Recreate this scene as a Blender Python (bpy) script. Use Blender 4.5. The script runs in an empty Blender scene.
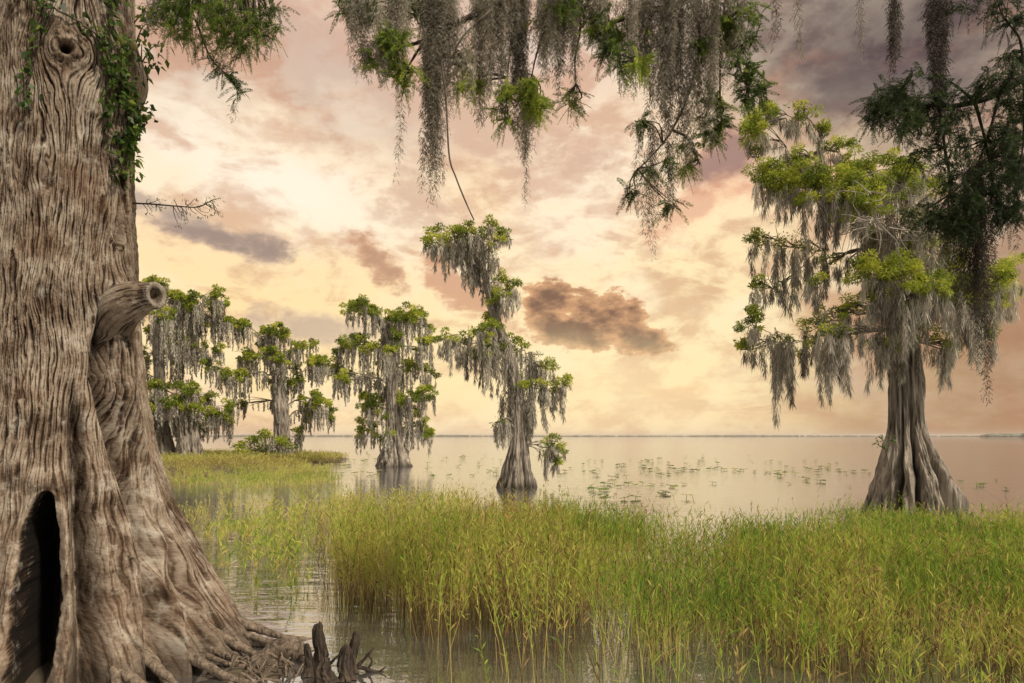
import bpy, math, random
import numpy as np

rng = np.random.default_rng(7)
random.seed(7)
S = bpy.context.scene
COL = S.collection
F = 683.0            # focal length in photo pixels
CX, HY = 512.0, 436.0
CAMH = 1.7
HAZE = True


# ------------------------------------------------------------------ helpers
def lin(r, g, b, k=1.0):
    def f(c):
        c /= 255.0
        return (c / 12.92 if c <= 0.04045 else ((c + 0.055) / 1.055) ** 2.4) * k
    return (f(r), f(g), f(b), 1.0)


def W(px, py, Y):
    """the point at depth Y on the sight line of a photo pixel"""
    return np.array([(px - CX) / F * Y, Y, CAMH + (HY - py) / F * Y])


def hash2(ix, iy, seed):
    h = (ix.astype(np.int64) * 374761393 + iy.astype(np.int64) * 668265263 + seed * 974634541) & 0xFFFFFFFF
    h = ((h ^ (h >> 13)) * 1274126177) & 0xFFFFFFFF
    h = h ^ (h >> 16)
    return (h & 0xFFFFFF) / float(0xFFFFFF)


def vnoise(x, y, seed=0):
    ix, iy = np.floor(x), np.floor(y)
    fx, fy = x - ix, y - iy
    fx = fx * fx * fx * (fx * (fx * 6 - 15) + 10)
    fy = fy * fy * fy * (fy * (fy * 6 - 15) + 10)
    a = hash2(ix, iy, seed); b = hash2(ix + 1, iy, seed)
    c = hash2(ix, iy + 1, seed); d = hash2(ix + 1, iy + 1, seed)
    return (a * (1 - fx) + b * fx) * (1 - fy) + (c * (1 - fx) + d * fx) * fy


def fbm(x, y, seed=0, octv=4):
    s, a, t = 0.0, 0.5, 0.0
    for k in range(octv):
        s = s + a * vnoise(x * 2 ** k, y * 2 ** k, seed + k * 17)
        t += a; a *= 0.5
    return s / t


def unit(v):
    return v / (np.linalg.norm(v, axis=-1, keepdims=True) + 1e-9)


def link(o, parent=None):
    COL.objects.link(o)
    if parent is not None:
        o.parent = parent
    return o


def mk(name, V, Fc, mat, parent=None, smooth=False, tint=None, uv=None, origin=None, loc=None):
    """one mesh object from arrays; Fc is (n,4) or (n,3); vertices are stored relative to origin"""
    V = np.asarray(V, dtype=np.float64)
    if origin is not None:
        V = V - np.asarray(origin)
    Fc = np.asarray(Fc, dtype=np.int32)
    n, k = Fc.shape
    me = bpy.data.meshes.new(name)
    me.vertices.add(len(V)); me.vertices.foreach_set('co', V.astype(np.float32).ravel())
    me.loops.add(n * k); me.loops.foreach_set('vertex_index', Fc.ravel())
    me.polygons.add(n); me.polygons.foreach_set('loop_start', np.arange(0, n * k, k, dtype=np.int32))
    me.polygons.foreach_set('use_smooth', np.full(n, smooth, dtype=bool))
    if tint is not None:
        at = me.attributes.new('tint', 'FLOAT', 'POINT')
        at.data.foreach_set('value', np.asarray(tint, dtype=np.float32).ravel())
    if uv is not None:
        ul = me.uv_layers.new(name='UVMap')
        ul.data.foreach_set('uv', np.asarray(uv, dtype=np.float32)[Fc.ravel()].ravel())
    me.update(calc_edges=True)
    me.materials.append(mat)
    o = bpy.data.objects.new(name, me)
    link(o, parent)
    if loc is not None:
        o.location = loc
    return o


def tag(o, label=None, cat=None, group=None, kind=None):
    if label: o['label'] = label
    if cat: o['category'] = cat
    if group: o['group'] = group
    if kind: o['kind'] = kind
    return o


def thing(name, label, cat, loc, group=None):
    o = bpy.data.objects.new(name, None)
    o.empty_display_size = 0.3
    link(o); o.location = tuple(loc)
    return tag(o, label, cat, group)


class Acc:
    """collects quads with a tint per vertex"""
    def __init__(self): self.v, self.f, self.t, self.n = [], [], [], 0
    def add(self, V, Q, T):
        V = np.asarray(V).reshape(-1, 3)
        self.v.append(V); self.f.append(np.asarray(Q) + self.n)
        self.t.append(np.broadcast_to(np.asarray(T, dtype=float), (len(V),)) if np.ndim(T) == 0 else np.asarray(T).ravel())
        self.n += len(V)
    def build(self, name, mat, parent=None, origin=None, smooth=False):
        if not self.v: return None
        return mk(name, np.vstack(self.v), np.vstack(self.f), mat, parent, smooth, np.concatenate(self.t), origin=origin)


def diamonds(acc, pos, d, L, Wd, tint, bend=0.0):
    """leaf-like slips: base, widest point, tip"""
    n = len(pos)
    d = unit(d)
    r = rng.normal(size=(n, 3))
    s = unit(np.cross(d, r))
    L = np.broadcast_to(np.asarray(L, float), (n,))[:, None]
    Wd = np.broadcast_to(np.asarray(Wd, float), (n,))[:, None]
    m = pos + d * L * 0.45
    tip = pos + d * L
    if bend:
        tip = tip + np.array([0, 0, -1.0]) * L * bend
    V = np.stack([pos, m + s * Wd / 2, tip, m - s * Wd / 2], 1)
    Q = np.arange(4 * n).reshape(n, 4)
    T = np.repeat(np.broadcast_to(np.asarray(tint, float), (n,)), 4)
    acc.add(V, Q, T)


def smooth_path(P, n):
    """Catmull-Rom through rows of P (any columns), n samples"""
    P = np.asarray(P, float)
    if len(P) == 2:
        t = np.linspace(0, 1, n)[:, None]
        return P[0] * (1 - t) + P[1] * t
    Q = np.vstack([2 * P[0] - P[1], P, 2 * P[-1] - P[-2]])
    out = []
    for u in np.linspace(0, len(P) - 1 - 1e-6, n):
        i = int(u); t = u - i
        p0, p1, p2, p3 = Q[i], Q[i + 1], Q[i + 2], Q[i + 3]
        out.append(0.5 * ((2 * p1) + (-p0 + p2) * t + (2 * p0 - 5 * p1 + 4 * p2 - p3) * t * t + (-p0 + 3 * p1 - 3 * p2 + p3) * t ** 3))
    return np.array(out)


def tube(acc, P, R, sides=7, tint=0.5, rough=0.0, seed=1):
    P = np.asarray(P, float)
    R = np.broadcast_to(np.asarray(R, float), (len(P),))
    e = unit(P[-1] - P[-2]) * R[-1]             # rounded closing tip
    P = np.vstack([P, P[-1] + e * .5, P[-1] + e * .7]); R = np.concatenate([R, [R[-1] * .75, R[-1] * .05]])
    n = len(P)
    T = unit(np.gradient(P, axis=0))
    ref = np.array([0.31, 0.2, 0.93])
    if abs(T[:, 2]).mean() > 0.8: ref = np.array([0.95, 0.3, 0.05])
    A = unit(np.cross(T, ref)); B = np.cross(T, A)
    th = np.linspace(0, 2 * np.pi, sides, endpoint=False)
    r = R[:, None] * np.ones(sides)
    if rough:
        jj = np.arange(n)[:, None] * 0.45 + np.zeros(sides)
        r = r * (1 + rough * (fbm(jj, np.cos(th)[None] * 1.7 + np.sin(th)[None] * 2.9 + jj * .1, seed, 3) * 2 - 1))
    V = P[:, None] + r[..., None] * (np.cos(th)[None, :, None] * A[:, None] + np.sin(th)[None, :, None] * B[:, None])
    i = np.arange(n - 1)[:, None]; j = np.arange(sides)[None]
    j2 = (j + 1) % sides
    Q = np.stack([i * sides + j, i * sides + j2, (i + 1) * sides + j2, (i + 1) * sides + j], -1).reshape(-1, 4)
    acc.add(V.reshape(-1, 3), Q, tint)


def clean_caps(o): return o


# ------------------------------------------------------------------ materials
def new_mat(name):
    m = bpy.data.materials.new(name); m.use_nodes = True
    nt = m.node_tree; nt.nodes.clear()
    out = nt.nodes.new('ShaderNodeOutputMaterial')
    return m, nt, out


def ramp(nt, stops, fac):
    n = nt.nodes.new('ShaderNodeValToRGB')
    el = n.color_ramp.elements
    while len(el) > 1: el.remove(el[-1])
    el[0].position, el[0].color = stops[0]
    for p, c in stops[1:]:
        e = el.new(p); e.color = c
    nt.links.new(fac, n.inputs[0])
    return n.outputs[0]


def c4(r, g, b): return (r, g, b, 1.0)


def noise_node(nt, vec, scale, detail=4, rough=0.55, dist=0.0):
    n = nt.nodes.new('ShaderNodeTexNoise')
    n.inputs['Scale'].default_value = scale; n.inputs['Detail'].default_value = detail
    n.inputs['Roughness'].default_value = rough; n.inputs['Distortion'].default_value = dist
    if vec is not None: nt.links.new(vec, n.inputs['Vector'])
    return n.outputs[0]


def mapping(nt, vec, scale):
    n = nt.nodes.new('ShaderNodeMapping'); n.inputs['Scale'].default_value = scale
    nt.links.new(vec, n.inputs['Vector']); return n.outputs[0]


def bump(nt, h, strength, dist):
    b = nt.nodes.new('ShaderNodeBump'); b.inputs['Strength'].default_value = strength; b.inputs['Distance'].default_value = dist
    nt.links.new(h, b.inputs['Height']); return b.outputs[0]


def leafy(name, stops, transl=0.4, rough=0.6):
    """thin vegetation: colour from the tint of each tuft, diffuse plus light passing through"""
    m, nt, out = new_mat(name)
    a = nt.nodes.new('ShaderNodeAttribute'); a.attribute_name = 'tint'
    col = ramp(nt, stops, a.outputs['Fac'])
    p = nt.nodes.new('ShaderNodeBsdfPrincipled'); p.inputs['Roughness'].default_value = rough
    p.inputs['Specular IOR Level'].default_value = 0.2
    t = nt.nodes.new('ShaderNodeBsdfTranslucent')
    x = nt.nodes.new('ShaderNodeMixShader'); x.inputs[0].default_value = transl
    nt.links.new(col, p.inputs['Base Color']); nt.links.new(col, t.inputs['Color'])
    nt.links.new(p.outputs[0], x.inputs[1]); nt.links.new(t.outputs[0], x.inputs[2])
    nt.links.new(x.outputs[0], out.inputs[0])
    return m


def wood(name, dark, light, scale=(9, 9, 1.4), bstr=0.8, bdist=0.03, sc=1.0, wet=False):
    m, nt, out = new_mat(name)
    tc = nt.nodes.new('ShaderNodeTexCoord')
    v = mapping(nt, tc.outputs['Object'], scale)
    n1 = noise_node(nt, v, sc, 6, 0.65, 0.4)
    n2 = noise_node(nt, tc.outputs['Object'], 1.3 * sc, 3)
    mx = nt.nodes.new('ShaderNodeMath'); mx.operation = 'MULTIPLY_ADD'
    nt.links.new(n2, mx.inputs[0]); mx.inputs[1].default_value = 0.35; nt.links.new(n1, mx.inputs[2])
    col = ramp(nt, [(0.51, dark), (0.68, tuple((a + b) / 2 for a, b in zip(dark, light))), (0.86, light)], mx.outputs[0])
    if wet:                                    # water stain at the foot
        sx = nt.nodes.new('ShaderNodeSeparateXYZ'); nt.links.new(tc.outputs['Object'], sx.inputs[0])
        ma = nt.nodes.new('ShaderNodeMath'); ma.operation = 'MULTIPLY_ADD'; nt.links.new(n2, ma.inputs[0]); ma.inputs[1].default_value = -.5; nt.links.new(sx.outputs[2], ma.inputs[2])
        mr = nt.nodes.new('ShaderNodeMapRange'); nt.links.new(ma.outputs[0], mr.inputs[0])
        for i, q in enumerate((-.22, .10, .85, 0)): mr.inputs[i + 1].default_value = q
        mc = nt.nodes.new('ShaderNodeMix'); mc.data_type = 'RGBA'; nt.links.new(mr.outputs[0], mc.inputs[0]); nt.links.new(col, mc.inputs[6]); mc.inputs[7].default_value = c4(.035, .027, .02)
        col = mc.outputs[2]
    p = nt.nodes.new('ShaderNodeBsdfPrincipled'); p.inputs['Roughness'].default_value = 0.9
    p.inputs['Specular IOR Level'].default_value = 0.2
    nt.links.new(col, p.inputs['Base Color'])
    nt.links.new(bump(nt, n1, bstr, bdist), p.inputs['Normal'])
    nt.links.new(p.outputs[0], out.inputs[0])
    return m


M = {}
M['leaf'] = leafy('cypress_leaf', [(0.0, c4(.05, .07, .015)), (0.35, c4(.14, .19, .026)), (0.7, c4(.33, .38, .04)), (1.0, c4(.50, .50, .065))], .45)
M['leaf_near'] = leafy('cypress_leaf_near', [(0.0, c4(.025, .04, .014)), (0.5, c4(.11, .17, .03)), (1.0, c4(.40, .46, .06))], .55)
M['leaf_shade'] = leafy('cypress_leaf_painted_shade', [(0.0, c4(.014, .024, .010)), (0.6, c4(.042, .066, .018)), (1.0, c4(.10, .13, .028))], .4)  # cypress leaf darkened in colour to stand for shade on the right bough
M['moss'] = leafy('spanish_moss', [(0.0, c4(.12, .10, .075)), (0.5, c4(.40, .365, .295)), (1.0, c4(.64, .60, .50))], .38, .9)
M['moss_near'] = leafy('spanish_moss_near', [(0.0, c4(.07, .06, .042)), (0.5, c4(.25, .225, .17)), (1.0, c4(.52, .48, .38))], .42, .9)
M['moss_shade'] = leafy('spanish_moss_painted_shade', [(0.0, c4(.022, .018, .014)), (0.6, c4(.075, .064, .05)), (1.0, c4(.18, .16, .125))], .3, .9)  # the same moss with the right bough's shade put into its colour
M['reed'] = leafy('reed', [(0.0, c4(.10, .06, .026)), (0.22, c4(.36, .25, .10)), (0.40, c4(.52, .46, .11)), (0.62, c4(.35, .42, .055)), (0.85, c4(.16, .27, .035)), (1.0, c4(.07, .15, .025))], .45)
M['marsh'] = leafy('marsh_grass', [(0.0, c4(.26, .19, .08)), (0.4, c4(.50, .43, .13)), (0.7, c4(.38, .40, .08)), (1.0, c4(.17, .25, .04))], .4)
M['vine'] = leafy('vine_leaf', [(0.0, c4(.02, .045, .01)), (0.5, c4(.07, .12, .02)), (1.0, c4(.22, .26, .05))], .4, .45)
M['lily'] = leafy('lily_leaf', [(0.0, c4(.04, .07, .015)), (0.5, c4(.12, .17, .03)), (1.0, c4(.30, .31, .07))], .25, .35)
M['bark'] = wood('cypress_bark', c4(.075, .055, .04), c4(.40, .34, .27))
M['bark_far'] = wood('cypress_bark_far', c4(.035, .026, .019), c4(.40, .345, .275), (9, 9, .7), 1.0, .08, 1.0, True)
M['twig'] = wood('twig_bark', c4(.03, .024, .018), c4(.14, .11, .085), (20, 20, 6), .5, .01)
M['twig_shade'] = wood('twig_bark_painted_shade', c4(.010, .008, .006), c4(.05, .04, .03), (20, 20, 6), .5, .01)  # twig bark darkened to paint in the right bough's shade
M['cut'] = wood('weathered_cut_wood', c4(.10, .08, .06), c4(.32, .275, .22), (15, 15, 15), .6, .01)
M['dead'] = wood('bare_twig', c4(.15, .125, .10), c4(.40, .35, .29), (15, 15, 4), .5, .01)
M['knee'] = wood('knee_wood', c4(.016, .012, .009), c4(.095, .07, .05), (16, 16, 3), 1.0, .03)
M['root'] = wood('root_wood', c4(.045, .032, .022), c4(.26, .20, .145), (26, 26, 12), 1.0, .03)


# ------------------------------------------------------------------ vegetation builders
def beards(acc, tops, lens, widths, nq, L, Wd, tints, spread=0.4):
    """hanging beards of moss: slips gathered along drooping cores, thinning to a tip"""
    for a, ln, w, tn in zip(tops, lens, widths, tints):
        n = max(6, int(nq * ln))
        t = rng.random(n) ** 0.85
        prof = 0.55 * (1 - t) ** 0.6 + 0.07
        ph = rng.random(4) * 6.28
        sway = np.stack([np.sin(t * 5 + ph[0]) * .35 + np.sin(t * 13 + ph[2]) * .12,
                         np.sin(t * 4 + ph[1]) * .35, np.zeros(n)], 1) * w * 0.7 * t[:, None]
        off = rng.normal(size=(n, 3)) * (w * 0.5 * prof)[:, None]
        off[:, 2] *= 0.3
        pos = a + np.stack([np.zeros(n), np.zeros(n), -t * ln], 1) + sway + off
        d = np.stack([rng.normal(size=n) * spread, rng.normal(size=n) * spread, -np.ones(n)], 1)
        diamonds(acc, pos, d, L * (0.6 + 0.8 * rng.random(n)), Wd * (0.6 + .8 * rng.random(n)),
                 np.clip(tn + rng.normal(size=n) * 0.16, 0, 1))


def clump(acc, c, rad, n, L, Wd, tint, flat=0.75, up=0.25):
    """a tuft of narrow leaves round a centre"""
    d = unit(rng.normal(size=(n, 3)))
    pos = c + d * np.array([1, 1, flat]) * rad * (rng.random(n) ** 0.5)[:, None] * 0.8
    dd = d + rng.normal(size=(n, 3)) * 0.5 + np.array([0, 0, up])
    diamonds(acc, pos, dd, L * (0.6 + .8 * rng.random(n)), Wd * (.7 + .6 * rng.random(n)),
             np.clip(tint + rng.normal(size=n) * 0.12, 0, 1), bend=0.15)


def fluted_trunk(name, pts, Y, parent, origin, mat, lobes=11, seed=3, foot=1.0, res=(160, 110), lean=None, amp=0.3):
    """trunk with a flared, fluted foot; pts = (px, py, radius_px) from the water up"""
    pts = [(a, b, c * (.97 if k < 4 else .9)) for k, (a, b, c) in enumerate(pts)]
    P = np.array([np.append(W(p[0], p[1], Y), p[2] / F * Y) for p in pts])
    if lean is not None:
        P[:, 1] += np.linspace(0, lean, len(P))
    Q = smooth_path(P, res[1])
    bot = Q[0].copy(); bot[2] -= 0.6; bot[3] *= 1.06
    Q = np.vstack([bot, Q])
    n = len(Q); m = res[0]
    th = np.linspace(0, 2 * np.pi, m, endpoint=False)
    z = Q[:, 2]
    H = z.max() - z[1]
    hfoot = max(0.2, foot)
    g = np.clip(1 - (z - z[1]) / hfoot, 0, 1) ** 0.8
    r_ = np.random.default_rng(seed)
    ang = np.sort(r_.random(lobes) * .7 + np.arange(lobes)) * 2 * np.pi / lobes
    wid = 0.55 * 2 * np.pi / lobes * (0.7 + .6 * r_.random(lobes))
    am = 0.5 + r_.random(lobes)
    prof = np.zeros((n, m))
    wav = (fbm(z[:, None] * 0.9 + np.zeros(m), np.zeros((n, m)) + 3.3, seed, 3) - .5) * 0.5
    for a, w, k in zip(ang, wid, am):
        dth = (th[None] - a - wav + np.pi) % (2 * np.pi) - np.pi
        prof = np.maximum(prof, (.62 + .38 * k / 1.5) * np.sqrt(np.clip(1.02 - (np.abs(dth) / (w * 1.08)) ** 2, 0, 1)))
    prof = prof - 0.72
    cx, sx = np.cos(th)[None], np.sin(th)[None]
    nz = fbm(cx * 2.2 + z[:, None] * .5 + 9, sx * 2.2 + z[:, None] * .8 + 5, seed + 5, 4) - .5
    fine = fbm(th[None] * 9 + z[:, None] * .6, z[:, None] * 1.5 + np.zeros(m), seed + 8, 3) - .5
    r = Q[:, 3:4] * (1 + prof * (amp * 1.7 * g[:, None] ** .7 + 0.2) + nz * 0.24 + fine * 0.26 + (fbm(th[None] * 24 + z[:, None] * .8, z[:, None] * 2.4 + np.zeros(m), seed + 9, 2) - .5) * .10)
    V = np.stack([Q[:, 0:1] + r * cx, Q[:, 1:2] + r * sx, z[:, None] + np.zeros(m)], -1).reshape(-1, 3)
    i = np.arange(n - 1)[:, None]; j = np.arange(m)[None]; j2 = (j + 1) % m
    Qd = np.stack([i * m + j, i * m + j2, (i + 1) * m + j2, (i + 1) * m + j], -1).reshape(-1, 4)
    o = mk(name, V, Qd, mat, parent, True, origin=origin)
    return o, Q


def cypress(label, pts, Y, pads, seed, lobes=11, foot=1.0, lean=0.0, mat='bark_far', det=1.0, cat='tree',
            extra=6, leafL=0.10, mossW=0.022, amp=0.3, base=None, limbr=1.0, fol=1.0, twigmat='bark_far', res=(160, 110), mossk=1.0, tmoss=1.0, tm0=.35):
    """pads = (px, py, rx, ry, moss length px, green 0-1): a limb carries a flat clump of leaves and its beards of moss"""
    global rng
    rng = np.random.default_rng(seed)
    s = Y / F
    org = W(pts[0][0], pts[0][1], Y) if base is None else np.array(base)
    root = thing('cypress_tree', label, cat, org)
    trunk, Q = fluted_trunk('trunk', pts, Y, root, org, M[mat], lobes, seed, foot, lean=lean, amp=amp, res=res)
    tm = Acc()                                  # moss clinging to the upper trunk
    nt_ = int(tmoss * (Q[-1, 2] - Q[0, 2]) * 7)
    kk = rng.integers(int(len(Q) * tm0), len(Q), nt_); aa = rng.uniform(0, 6.28, nt_)
    tp = np.stack([Q[kk, 0] + np.cos(aa) * Q[kk, 3] * 1.02, Q[kk, 1] + np.sin(aa) * Q[kk, 3] * 1.02, Q[kk, 2]], 1)
    if nt_:
        beards(tm, tp, .25 + .8 * rng.random(nt_), .08 + .1 * rng.random(nt_), 150 * det, .15, mossW, .45 + .2 * rng.normal(size=nt_), .26)
        tm.build('moss', M['moss'], trunk, org)
    spreadY = 0.9 * np.mean([p[2] for p in pads]) * s * 2.2
    allp = [(p[:6], p[6] if len(p) > 6 else (rng.random() - .5) * 2 * spreadY) for p in pads]
    for k in range(extra):                      # limbs reaching towards and away from the shore
        p = pads[rng.integers(len(pads))]
        q = (pts[-1][0] * .5 + p[0] * .5 + rng.normal() * 5, p[1] + abs(rng.normal()) * 6, p[2] * .9, p[3], p[4] * .8, p[5] * .8)
        allp.append((q, (1 if k % 2 else -1) * spreadY * (1.2 + rng.random())))
    k0 = int(len(Q) * .3)
    nodes = Q[k0::3, :3].copy(); nrad = Q[k0::3, 3] * .6; ncost = np.zeros(len(nodes))
    def hdist(it):
        c = W(it[0][0], it[0][1], Y) + np.array([0, it[1], 0])
        return np.min(np.linalg.norm(Q[k0:, :3] - c, axis=1))
    for p, dy in sorted(allp, key=hdist):
        px, py, rx, ry, ml, green = p
        c = W(px, py, Y) + np.array([0, dy, 0])
        a, b = rx * s, ry * s
        dv = c - nodes
        dl = np.linalg.norm(dv, axis=1)
        cost = dl + .45 * ncost + np.where(dv[:, 2] < .02 * dl, .5 * np.abs(dv[:, 2]), 0) + np.where(dl < .12, 1.0, 0)
        k = int(np.argmin(cost))
        st = nodes[k]; ds = dl[k] + 1e-3
        mid = st * .5 + c * .5 + np.array([rng.normal() * .10 * ds, rng.normal() * .10 * ds, (0.10 + rng.normal() * .09) * ds])
        q1 = st * .78 + c * .22 + np.array([0, 0, rng.normal() * .07 * ds])
        ra = Acc()
        r0 = min(nrad[k], (0.026 + 0.02 * ds) * limbr)
        path = smooth_path([st, q1, mid, c - np.array([0, 0, b * .3])], 18)
        path += rng.normal(size=path.shape) * 0.02 * ds * np.linspace(0, 1, 18)[:, None] * np.array([1, 1, .8])
        rr = np.linspace(r0, r0 * .35 + .006, 18)
        tube(ra, path, rr, 7, rough=.35, seed=seed)
        nodes = np.vstack([nodes, path[5::2]]); nrad = np.concatenate([nrad, rr[5::2] * .8]); ncost = np.concatenate([ncost, ncost[k] + np.linspace(.3, 1, 18)[5::2] * ds])
        ncl = max(4, int(3.5 + 0.07 * rx * ry * s / .03 * (.5 + .5 * fol)))
        ncl = min(ncl, 30)
        cs = c + np.clip(rng.normal(size=(ncl, 3)) * np.array([.58, .5, .62]), -1.3, 1.3) * np.array([a, a * .8, b])
        low = rng.random(ncl) < .16                 # stray tufts lower down among the moss
        cs[low, 2] -= rng.random(low.sum()) * (.25 * ml * s + .1)
        for q in cs[:9]:
            s0 = path[rng.integers(9, 17)]
            mid2 = (s0 + q) / 2 + rng.normal(size=3) * .05 + np.array([0, 0, .06])
            tube(ra, smooth_path([s0, mid2, q], 7), np.linspace(r0 * .3 + .008, .006, 7), 4)
        limb = ra.build('limb', M[twigmat], root, org, smooth=True)
        fa = Acc()
        crad = 0.42 * (a * b) ** .5 + .10
        for q in cs:
            if rng.random() < green * 1.15:
                tn = np.clip(0.62 + rng.normal() * .24, .05, 1)
                clump(fa, q + np.array([0, 0, .08]), crad * (.5 + .6 * rng.random()), int(85 * det * fol * (crad / .3) ** 1.3), leafL, leafL * .36, tn, flat=.6)
            else:
                clump(fa, q, crad * .7, int(14 * det), leafL * .9, leafL * .3, .25 + rng.random() * .3, flat=.6)
        fa.build('foliage', M['leaf'], limb, org)
        if ml > 0:
            ma = Acc()
            nb = max(5, int(rx * s / .034 * mossk))
            u = rng.uniform(-1, 1, nb)
            tops = c + np.stack([u * a, rng.uniform(-.8, .8, nb) * a * .8, -np.abs(rng.normal(size=nb)) * b * .35 - b * .1], 1)
            lens = ml * s * (0.22 + .78 * rng.random(nb) ** 1.4)
            wd = (0.07 + 0.11 * rng.random(nb)) * (0.6 + 0.5 * lens)
            beards(ma, tops, lens, wd, 135 * det, .20, mossW, .5 + .2 * rng.normal(size=nb), .22)
            # moss lying along the limb itself
            ids = rng.integers(5, 18, max(4, int(ds * 8)))
            lt = path[ids]
            ln = ml * s * .7 * rng.random(len(ids)) + .08
            beards(ma, lt, ln, .07 + .07 * rng.random(len(ids)), 130 * det, .20, mossW, .5 + .2 * rng.normal(size=len(ids)), .24)
            ma.build('moss', M['moss'], limb, org)
    return root, Q


#SECTION_TREES
# ------------------------------------------------------------------ the cypresses standing in the lake
right_pts = [(912, 520, 44), (912, 508, 41), (912, 490, 36), (911, 470, 30), (909, 450, 24), (907, 430, 19), (906, 405, 17), (905, 375, 16), (903, 345, 15),
             (898, 312, 13), (888, 275, 11), (868, 235, 9), (842, 200, 7), (824, 175, 6), (818, 152, 4.5)]
right_pads = [(762, 122, 12, 16, 12, 1), (775, 108, 10, 10, 8, .9), (752, 138, 10, 12, 12, .9), (788, 128, 12, 10, 18, .5), (805, 150, 14, 7, 20, .4), (838, 150, 12, 7, 12, 1), (812, 138, 7, 5, 8, .8),
              (762, 184, 16, 11, 30, 1, -.3), (780, 190, 18, 13, 50, 1, -.5), (800, 200, 20, 14, 50, 1, -.7), (822, 206, 20, 14, 46, 1, -.9), (846, 208, 18, 13, 46, 1, -.8), (832, 220, 18, 9, 50, 1, -1.1), (790, 178, 16, 9, 20, .9, .4),
              (846, 170, 12, 9, 20, .9), (870, 166, 15, 10, 20, 1), (888, 176, 14, 9, 20, .9, -.5), (904, 176, 16, 10, 24, 1), (922, 192, 16, 11, 36, .9), (946, 236, 16, 18, 50, .9), (880, 190, 14, 8, 30, .8, -.6),
              (885, 208, 22, 7, 60, .1, -1.0), (878, 228, 22, 8, 60, .05, -1.1), (896, 240, 16, 8, 50, .05, -.9), (866, 240, 12, 8, 40, .1),
              (766, 232, 14, 8, 62, .3), (788, 246, 16, 8, 68, .15), (815, 250, 14, 8, 50, .15), (838, 258, 12, 6, 40, .15), (758, 286, 10, 5, 22, .35), (782, 284, 12, 5, 40, .2),
              (746, 320, 9, 11, 16, .9), (752, 342, 11, 9, 22, .8), (774, 338, 8, 4, 90, .1, 0), (782, 338, 9, 4, 70, .1), (796, 342, 10, 4, 58, .3), (815, 320, 9, 5, 30, .8), (822, 340, 10, 4, 36, .2),
              (836, 286, 13, 9, 40, 1, -1.2), (850, 290, 14, 10, 46, 1, -1.4), (868, 296, 14, 10, 44, 1, -1.5), (886, 302, 15, 9, 34, 1, -1.6), (905, 302, 15, 9, 32, 1, -1.5), (926, 306, 15, 10, 44, 1, -1.2), (846, 310, 12, 8, 66, .9, -1.2), (870, 310, 12, 7, 44, .8, -1.5), (940, 318, 14, 9, 56, .9, -.9), (900, 316, 12, 6, 24, .8, -1.5),
              (866, 352, 13, 6, 40, .9, -.8), (842, 350, 10, 6, 50, .6), (890, 334, 10, 6, 20, .6, -1), (925, 345, 12, 7, 46, .7, -.6), (858, 330, 10, 5, 60, .3),
              (1000, 274, 18, 11, 34, 1), (1016, 294, 14, 10, 26, 1), (986, 302, 12, 9, 40, .9), (964, 292, 16, 10, 60, .9, -.5), (978, 338, 12, 8, 26, .9), (958, 262, 14, 10, 50, .8), (984, 284, 12, 8, 30, 1, -.6)]
tree_r, QR = cypress('stout cypress with wide fluted foot standing alone at the right behind the reeds', right_pts, 14.2, right_pads, 21,
                     lobes=17, foot=2.3, det=1.45, leafL=.062, mossW=.012, extra=8, amp=.36, res=(340, 190), mossk=.78, fol=2.0, tmoss=.25, tm0=.62)

def dead_tangle():
    """pale dead branches drooping in the heart of the right-hand crown"""
    global rng
    rng = np.random.default_rng(25)
    a = Acc()
    for k in range(60):
        p = W(rng.uniform(862, 908), rng.uniform(188, 236), 14.2 - 1.0 + rng.normal() * .35)
        P = [p]; h = rng.normal(size=3) * np.array([.16, .12, .08])
        for q in range(6):
            h = h * .7 + rng.normal(size=3) * np.array([.10, .08, .07]) + np.array([0, 0, -.045])
            P.append(P[-1] + h)
        tube(a, smooth_path(P, 24), np.linspace(.012, .004, 24), 5)
    a.build('dead_branches', M['dead'], tree_r, tuple(tree_r.location), True)
dead_tangle()

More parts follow.
